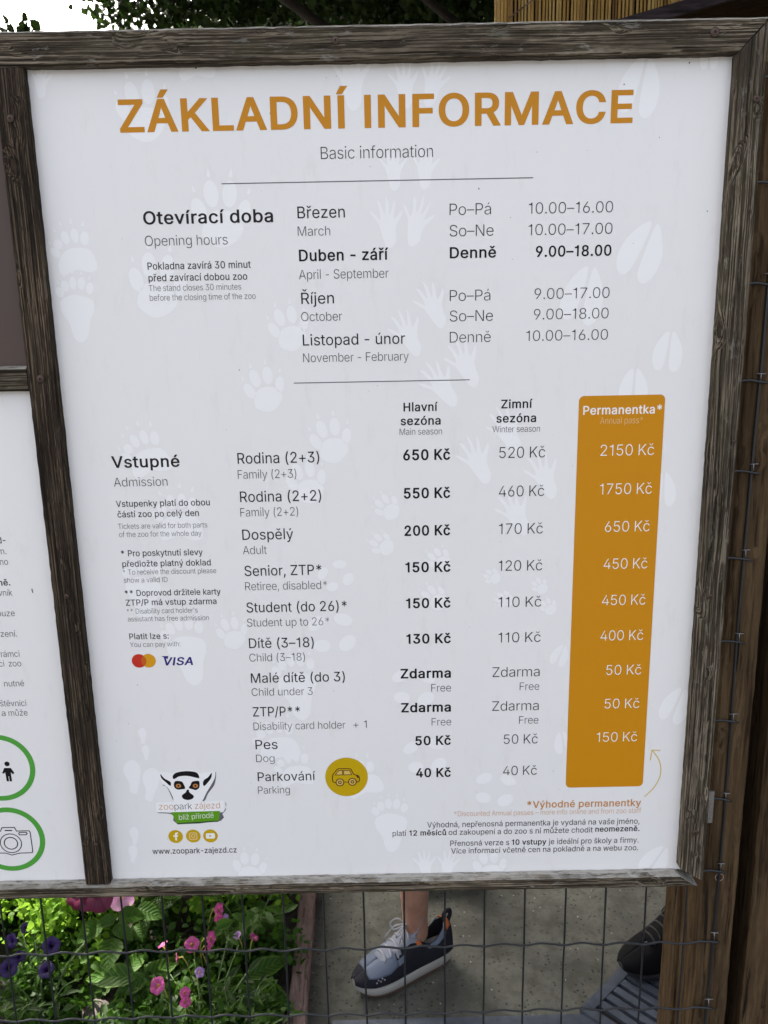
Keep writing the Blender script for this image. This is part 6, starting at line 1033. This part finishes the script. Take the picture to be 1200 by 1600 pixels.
def shoe(owner, mw, pal, high=False, L=1.0):
    # sole: slab following the foot outline, toe sprung up
    def zs_(x): return (0, .0) if False else (lerp([0, .03, .17, .24, .275], [.004, 0, 0, .006, .020], x), (lerp([0, .05, .12, .20, .25, .275], [.048, .044, .038, .033, .036, .044], x) if not high else lerp([0, .05, .12, .20, .25, .275], [.038, .034, .028, .024, .027, .034], x)))
    xs_ = [0, .006, .02, .05, .09, .13, .17, .205, .235, .256, .268, .275]
    secs = []
    for x in xs_:
        b, t = zs_(x); w_ = lerp(SX, SW, x) if 0 < x < .275 else .010
        secs.append([(x, w_*.90, b), (x, w_, b+(t-b)*.3), (x, w_*1.04, b+(t-b)*.75), (x, w_*.97, t), (x, 0, t), (x, -w_*.93, t), (x, -w_*.98, b+(t-b)*.75), (x, -w_*.94, b+(t-b)*.3), (x, -w_*.86, b), (x, 0, b)])
    so_ = loft('sole', secs, pal['sole'], owner, mw)
    loft('outsole', [[(x, y*.985, z-.0035 if k in (0, 8, 9) else min(z, zs_(x)[0]+.004)) for k, (x, y, z) in enumerate(s)] for s in secs[1:-1]], pal['outsole'], so_, mw)
    # upper: arches from side to side; height of the ridge along the foot
    TOP = [(0, .095), (.02, .098), (.05, .078), (.075, .075), (.10, .098), (.13, .098), (.16, .082), (.19, .067), (.22, .056), (.25, .046), (.268, .036)] if not high else [(0, .150), (.02, .152), (.05, .152), (.095, .152), (.12, .142), (.14, .124), (.16, .103), (.19, .082), (.22, .064), (.25, .053), (.268, .042)]
    TOP.append((.276, .034)); tx, tz = zip(*TOP); UB = .036 if not high else .026
    if not high: tz = [q+.010 for q in tz]
    def arch(x, grow=0.0, a0=0, a1=math.pi, n=13, zoff=0):
        w_ = (lerp(SX, SW, x) if x > 0 else .024)*.97+grow; h = lerp(tx, tz, x)-UB+grow; out = []
        for k in range(n):
            a = a0+(a1-a0)*k/(n-1); ca, sa = math.cos(a), math.sin(a)
            e = .75 if x < .12 else .85; out.append((x, w_*math.copysign(abs(ca)**e, ca), UB+zoff+h*abs(sa)**.85))
        return out
    ux = [.001, .010, .025, .045, .07, .09, .115, .14, .165, .19, .215, .235, .253, .264, .270, .2745]
    # collar opening: arches from the heel to the throat stay open at the top
    def half(x, side, n=8, grow=0):
        cut = lerp([0, .008, .03, .085, .105, .13, .195, .208], [math.pi/2]*2+[math.pi*.33, math.pi*.33, math.pi*.36, math.pi*.40, math.pi*.45, math.pi/2], x)
        # lateral dip of the collar at the ankle
        w_ = (lerp(SX, SW, x))*.97+grow; dip = lerp([0, .02, .045, .075, .10, .12, .3], [0, 0, .012, .014, .010, .0, 0] if not high else [0]*7, x); h = lerp(tx, tz, x)-UB-dip+grow; out = []
        for k in range(n):
            a = cut*k/(n-1); out.append((x, side*w_*abs(math.cos(a))**.75, UB+h*abs(math.sin(a))**.85/ (math.sin(cut)**.85)))
        return out
    for side in (1, -1):
        loft('upper', [half(x, side) if side > 0 else half(x, side)[::-1] for x in ux], pal['upper'], owner, mw, closed=False, caps=False).modifiers.new('thick', 'SOLIDIFY').thickness = .0022
    # tongue and laces
    tg = [[(x, y, z+.004+tz_) for (x, y, z), tz_ in zip([(x, w2, lerp(tx, tz, x)-.004-abs(w2)*.22) for w2 in np.linspace(-.020, .020, 7)], [0]*7)] for x in (.205, .18, .155, .13, .11)]
    ext = [(.094, .138), (.078, .162)] if not high else [(.098, .150), (.088, .176)]
    for x, z in ext: tg.append([(x, w2*1.15, z-abs(w2)*.3) for w2 in np.linspace(-.020, .020, 7)])
    tt = loft('tongue', tg, pal['tongue'], owner, mw, closed=False, caps=False); tt.modifiers.new('thick', 'SOLIDIFY').thickness = .006
    for i in range(6 if not high else 9):
        x = .198-i*.017 if not high else .200-i*.015; z = lerp(tx, tz, max(x, .10))+.007+max(0, (.10-x))*1.0; w_ = .021
        pts = [mw @ Vector((x-.004*math.sin(a), w_*math.cos(a)*1.05, z-.006+.009*math.sin(a))) for a in np.linspace(0, math.pi, 9)]
        link('lace', mesh('lace', *tube(pts, .0024, 6), True), pal['lace'], owner)
    bz = (.105, .137) if not high else (.075, .158)
    for s, sc_ in ((1, 1.0), (-1, .85)):
        c = Vector((bz[0]+.018, 0, bz[1])); pts = [c+Vector((.004, s*.004, 0)), c+Vector((.020*sc_, s*.016, .010)), c+Vector((.040*sc_, s*.022, .0)), c+Vector((.036*sc_, s*.014, -.014)), c+Vector((.014, s*.006, -.008)), c]
        link('lace_loop', mesh('lace', *tube([mw @ p for p in smooth3(pts, 5)], .0019, 6), True), pal['lace'], owner)
        pts = [c, c+Vector((.024, s*.018, -.010)), c+Vector((.042, s*.028, -.034)), c+Vector((.044, s*.036, -.052))]
        link('lace_end', mesh('lace', *tube([mw @ p for p in smooth3(pts, 5)], .0018, 6), True), pal['lace'], owner)
    return arch, half
def patch(name, owner, mw, half, xa, xb, f0, f1, m, side=1, n=9, off=.0026, edge=None):
    """overlay hugging the shoe's side: from x = xa to xb; f0/f1 lower and upper fraction up the side (functions of 0..1)"""
    secs = []
    for i in range(n):
        t = i/(n-1); x = xa+(xb-xa)*t; h = half(x, side, 25, off); lo, hi = f0(t), f1(t)
        secs.append([tuple(Vector(h[int(math.floor(q))]).lerp(Vector(h[min(24, int(math.floor(q))+1)]), q-math.floor(q))) for q in [24*(lo+(hi-lo)*k/6) for k in range(7)]])
    V = [mw @ Vector(p) for s in secs for p in s]; F = [(i*7+k, (i+1)*7+k, (i+1)*7+k+1, i*7+k+1) for i in range(n-1) for k in range(6)]
    o = link(name, mesh(name, V, F, True), m, owner); o.modifiers.new('thick', 'SOLIDIFY').thickness = .0016; return o
random.seed(3)
def person(base, label, legs, torso, head, arms, pal, bare):
    """one body: pelvis, legs, torso, arms and head as one skinned figure; clothes and shoes are its parts"""
    t = empty('person', base, label, 'person'); P, E, Rr = [], [], []
    def add(p, r, prev=None):
        P.append(Vector(p)); Rr.append(r)
        if prev is not None: E.append((prev, len(P)-1))
        return len(P)-1
    pel = add(torso[0][0], torso[0][1]); last = pel
    for p, r in torso[1:]: last = add(p, r, last)
    chest = last-0
    nk = last
    for p, r in head: nk = add(p, r, nk)
    for leg in legs:
        k = pel
        for p, r in leg: k = add(p, r, k)
    for arm in arms:
        k = chest
        for p, r in arm: k = add(p, r, k)
    skin_body('body', P, E, Rr, pel, M['skin'], t); return t
def legpath(an, kn, hp): an, kn, hp = map(Vector, (an, kn, hp)); return [(hp, .078), (hp.lerp(kn, .5), .068), (kn, .050), (kn.lerp(an, .3), .050), (kn.lerp(an, .62), .040), (kn.lerp(an, .86), .033), (an+Vector((0, 0, .03)), .034), (an+Vector((0, 0, -.02)), .034)]
def armpath(sh, el, wr, d): sh, el, wr = map(Vector, (sh, el, wr)); return [(sh, .046), (sh.lerp(el, .5), .040), (el, .034), (el.lerp(wr, .4), .033), (wr, .023), (wr+Vector(d)*.05, .026), (wr+Vector(d)*.09, .018)]
def fingers(t, wr, d):
    wr, d = Vector(wr), Vector(d).normalized(); s = d.cross(Vector((0, 1, 0))).normalized(); V = []
    for i, l in enumerate((.062, .072, .068, .052)):
        b = wr+d*.095+s*(i-1.5)*.017; V.append(tube(smooth3([b-d*.02, b+d*l*.5, b+d*l+Vector((0, -.012, 0))], 4), .0078, 8))
    b = wr+d*.05-s*.028; V.append(tube(smooth3([b+s*.01, b-s*.012+d*.03, b-s*.014+d*.055+Vector((0, -.01, 0))], 4), .009, 8))
    link('fingers', mesh('fingers', *join(*V), True), M['skin'], t)
def rings(name, secs, m, t, inner=.006):
    """a garment from elliptical rings: (centre, half-width along y, half-depth along x, tilt axis)"""
    V, F, n = [], [], 28
    for c, ry, rx, ax in secs:
        c = Vector(c); ax = Vector(ax).normalized(); u = Vector((0, 1, 0))-ax*ax.y
        u = u.normalized() if u.length > .2 else Vector((1, 0, 0)); v = ax.cross(u)
        for k in range(n):
            a = 2*math.pi*k/n; f = 1+.018*math.sin(5*a+c.z*30)+.012*math.sin(9*a+c.z*55); V.append(c+u*math.cos(a)*ry*f+v*math.sin(a)*rx*f)
    for i in range(len(secs)-1):
        for k in range(n): F.append((i*n+k, i*n+(k+1) % n, (i+1)*n+(k+1) % n, (i+1)*n+k))
    o = link(name, mesh(name, V, F, True), m, t); q = o.modifiers.new('thick', 'SOLIDIFY'); q.thickness = .003; return o
def clothes(t, legs, torso, arms, top, bottom, hem):
    Z3 = (0, 0, 1); c0 = Vector(torso[0][0]); sh = [Vector(a[0][0]) for a in arms]; w_ = (sh[1]-sh[0]).length/2; mid = (sh[0]+sh[1])/2
    k = lambda z: (c0.x+(mid.x-c0.x)*max(0, (z-c0.z)/.4), c0.y+(mid.y-c0.y)*max(0, (z-c0.z)/.4), z)
    rings('shirt', [(k(c0.z-.06), .178, .148, Z3), (k(c0.z+.05), .165, .138, Z3), (k(c0.z+.16), .160, .135, Z3), (k(c0.z+.28), w_+.020, .140, Z3), (k(c0.z+.37), w_+.030, .125, Z3), (k(c0.z+.42), w_+.005, .105, Z3), (k(c0.z+.455), .100, .082, Z3), (k(c0.z+.475), .068, .064, Z3)], top, t)
    for a in arms:
        p, q = Vector(a[0][0]), Vector(a[2][0]); d = (q-p)
        rings('sleeve', [(p-d*.10, .058, .060, d), (p+d*.25, .064, .062, d), (p+d*.62, .062, .060, d)], top, t)
    hip = (Vector(legs[0][0][0])+Vector(legs[1][0][0]))/2; hp = (hip.x*.5+c0.x*.5, hip.y*.5+c0.y*.5)
    rings('shorts_waist', [((c0.x, c0.y, c0.z+.03), .160, .132, Z3), ((hp[0], hp[1], c0.z-.05), .182, .150, Z3), ((hp[0], hp[1], c0.z-.14), .190, .152, Z3), ((hp[0], hp[1], c0.z-.20), .186, .140, Z3)], bottom, t)
    for l in legs:
        h_, kn = Vector(l[0][0]), Vector(l[2][0]); d = kn-h_; s_ = Vector((hp[0], hp[1]+(.085 if h_.y > hp[1] else -.085), c0.z-.12))
        e = h_+d*.78; rings('shorts_leg', [(s_, .098, .128, Z3), (s_.lerp(e, .35), .100, .112, d), (s_.lerp(e, .7), .094, .100, d), (e, .092, .096, d)], bottom, t)
def face(t, c, d):
    """eyes, brows, mouth, nose, ears and hair on a head centred at c, looking along d"""
    c, d = Vector(c), Vector(d).normalized(); s = d.cross(Vector((0, 0, 1))).normalized(); u = Vector((0, 0, 1))
    def ball(name, p, r, m, sc3=(1, 1, 1)):
        bm = bmesh.new(); bmesh.ops.create_uvsphere(bm, u_segments=16, v_segments=10, radius=r)
        for v in bm.verts: q = v.co; v.co = p + s*q.x*sc3[0]+d*q.y*sc3[1]+u*q.z*sc3[2]
        me = bpy.data.meshes.new(name); bm.to_mesh(me); bm.free(); me.polygons.foreach_set('use_smooth', [True]*len(me.polygons)); return link(name, me, m, t)
    for q in (-1, 1):
        ball('eye', c+s*q*.032+d*.078+u*.005, .012, M['lace']); ball('iris', c+s*q*.032+d*.0875+u*.005, .005, M['black']); ball('ear', c+s*q*.076-d*.005, .024, M['skin'], (.35, .7, 1.2)); ball('eyebrow', c+s*q*.032+d*.088+u*.024, .013, M['hair'], (1.1, .25, .22))
    ball('nose', c+d*.095-u*.018, .014, M['skin'], (.8, 1.2, 1.3)); ball('mouth', c+d*.082-u*.052, .018, mat('lip', (.35, .10, .08), .5), (1.2, .35, .3)); ball('hair', c-d*.018+u*.030, .102, M['hair'], (.88, .98, .95)); ball('hair', c-d*.045-u*.02, .085, M['hair'], (.95, .8, 1.1))

# person one: bare leg, sneaker turned to the left
an = math.atan2(-.465, -.885); heel = Vector((.133, .834, .004))
MW = Matrix.Translation(heel) @ Matrix.Rotation(an, 4, 'Z') @ Matrix.Diagonal((.955, .98, 1.0, 1))
leg1 = legpath((.0515, .800, .09), (.045, .80, .50), (.075, .93, .90)); leg2 = legpath((.155, 1.19, .09), (.12, 1.13, .50), (.13, 1.10, .90))
tor = [((.10, 1.01, .96), .125), ((.10, 1.01, 1.10), .115), ((.10, 1.0, 1.24), .125), ((.10, 1.0, 1.36), .115)]; hd = [((.095, .99, 1.47), .050), ((.085, .985, 1.55), .072), ((.08, .98, 1.62), .088), ((.08, .98, 1.69), .062)]
arms = [armpath((.08, .83, 1.36), (.05, .78, 1.10), (-.06, .76, .98), (-.9, 0, -.1)), armpath((.13, 1.18, 1.36), (.15, 1.25, 1.10), (.08, 1.22, .90), (-.3, 0, -.9))]
p1 = person((.07, 1.0, 0), 'person with a bare leg and a grey, blue and orange sneaker standing on the path', [leg1, leg2], tor, hd, arms, None, True)
clothes(p1, [leg1, leg2], tor, arms, M['shirt'], M['denim'], .55); face(p1, (.08, .98, 1.62), (-.9, -.4, 0))
fingers(p1, (-.06, .76, .98), (-.9, 0, -.1)); fingers(p1, (.08, 1.22, .90), (-.3, 0, -.9))
pal = dict(sole=M['sole_white'], outsole=M['outsole'], upper=M['fabric_dark'], tongue=M['fabric_grey'], lace=M['lace'])
def dress(owner, mw):
    s = empty('sneaker', mw.translation); s.parent = owner; s.matrix_basis = PL(owner) @ Matrix.Translation(mw.translation)
    a, h = shoe(s, mw, pal)
    for sd in (1, -1):
        patch('toe_panel', s, mw, h, .170, .246, lambda t: .42-.12*math.sin(t*3)+.10*t, lambda t: 1.0, M['fabric_blue'], sd, 12)
        patch('quarter_panel', s, mw, h, .150, .1695, lambda t: .40, lambda t: .62+.0*t, M['fabric_blue'], sd, 6)
        patch('eyelet_panel', s, mw, h, .100, .150, lambda t: .78, lambda t: 1.0, M['fabric_grey'], sd, 8)
        patch('eyelet_panel', s, mw, h, .155, .168, lambda t: .70, lambda t: 1.0, M['fabric_grey'], sd, 5)
        patch('ankle_trim', s, mw, h, .098, .112, lambda t: .70, lambda t: .90, M['shoe_orange'], sd, 5, off=.004)
        patch('collar_panel', s, mw, h, .022, .078, lambda t: .62+.15*t, lambda t: .99, M['fabric_blue'], sd, 8)
        patch('heel_trim', s, mw, h, .006, .020, lambda t: .66, lambda t: 1.0, M['shoe_orange'], sd, 5, off=.0035)
    pts = [mw @ Vector(p) for p in ((.004, 0, .095), (-.006, 0, .113), (-.004, 0, .128), (.010, 0, .124), (.012, 0, .103))]
    link('heel_loop', mesh('hl', *tube(smooth3(pts, 4), .0052, 8), True), M['fabric_dark'], s)
    for i, (x, f) in enumerate(((.212, .26), (.222, .26), (.232, .26), (.217, .34), (.227, .34))):
        q = Vector(h(x, 1, 25, .0035)[int(24*f)]); bm = bmesh.new(); bmesh.ops.create_uvsphere(bm, u_segments=8, v_segments=6, radius=.0020, matrix=Matrix.Translation(mw @ q)); me = bpy.data.meshes.new('dot'); bm.to_mesh(me); bm.free(); link('reflective_dot', me, M['lace'], s)
dress(p1, MW)
dress(p1, Matrix.Translation((.235, 1.225, .004)) @ Matrix.Rotation(an+.05, 4, 'Z') @ Matrix.Diagonal((.955, -.98, 1, 1)))

# person two: black lace-up boot on the grating
h2 = Vector((.808, .835, .012)); an2 = math.atan2(-.085, -.26); MB_ = Matrix.Translation(h2) @ Matrix.Rotation(an2, 4, 'Z') @ Matrix.Diagonal((1.02, 1.08, 1.04, 1))
l1 = legpath((.742, .813, .10), (.74, .83, .50), (.77, .93, .92)); l2 = legpath((.945, 1.26, .10), (.90, 1.20, .50), (.83, 1.12, .92))
tor = [((.80, 1.02, .98), .125), ((.80, 1.02, 1.12), .120), ((.80, 1.01, 1.27), .130), ((.80, 1.01, 1.39), .120)]; hd = [((.795, 1.0, 1.50), .052), ((.785, 1.0, 1.58), .074), ((.78, 1.0, 1.65), .090), ((.78, 1.0, 1.72), .064)]
arms = [armpath((.79, .83, 1.39), (.80, .79, 1.12), (.74, .80, .90), (-.2, 0, -.9)), armpath((.82, 1.19, 1.39), (.84, 1.26, 1.12), (.78, 1.24, .90), (-.2, 0, -.9))]
p2 = person((.8, 1.0, 0), 'person in black lace-up boots standing on the drain grating beside the gate post', [l1, l2], tor, hd, arms, None, False)
clothes(p2, [l1, l2], tor, arms, M['shirt2'], M['denim'], .55); face(p2, (.78, 1.0, 1.65), (-.95, -.2, 0))
fingers(p2, (.74, .80, .90), (-.2, 0, -.9)); fingers(p2, (.78, 1.24, .90), (-.2, 0, -.9))
palb = dict(sole=M['boot_sole'], outsole=M['boot_sole'], upper=M['boot'], tongue=M['boot'], lace=M['black_lace'])
for mw, q in ((MB_, (.742, .813)), (Matrix.Translation((1.02, 1.28, .004)) @ Matrix.Rotation(an2, 4, 'Z') @ Matrix.Diagonal((1.02, -1.08, 1.04, 1)), (.945, 1.26))):
    s = empty('boot', mw.translation); s.parent = p2; s.matrix_basis = PL(p2) @ Matrix.Translation(mw.translation); shoe(s, mw, palb, True)
    link('sock', mesh('sock', *tube([(q[0], q[1], .10), (q[0], q[1], .15), (q[0]+.001, q[1], .20)], [.040, .042, .043], 16, caps=False), True), M['sock'], p2)
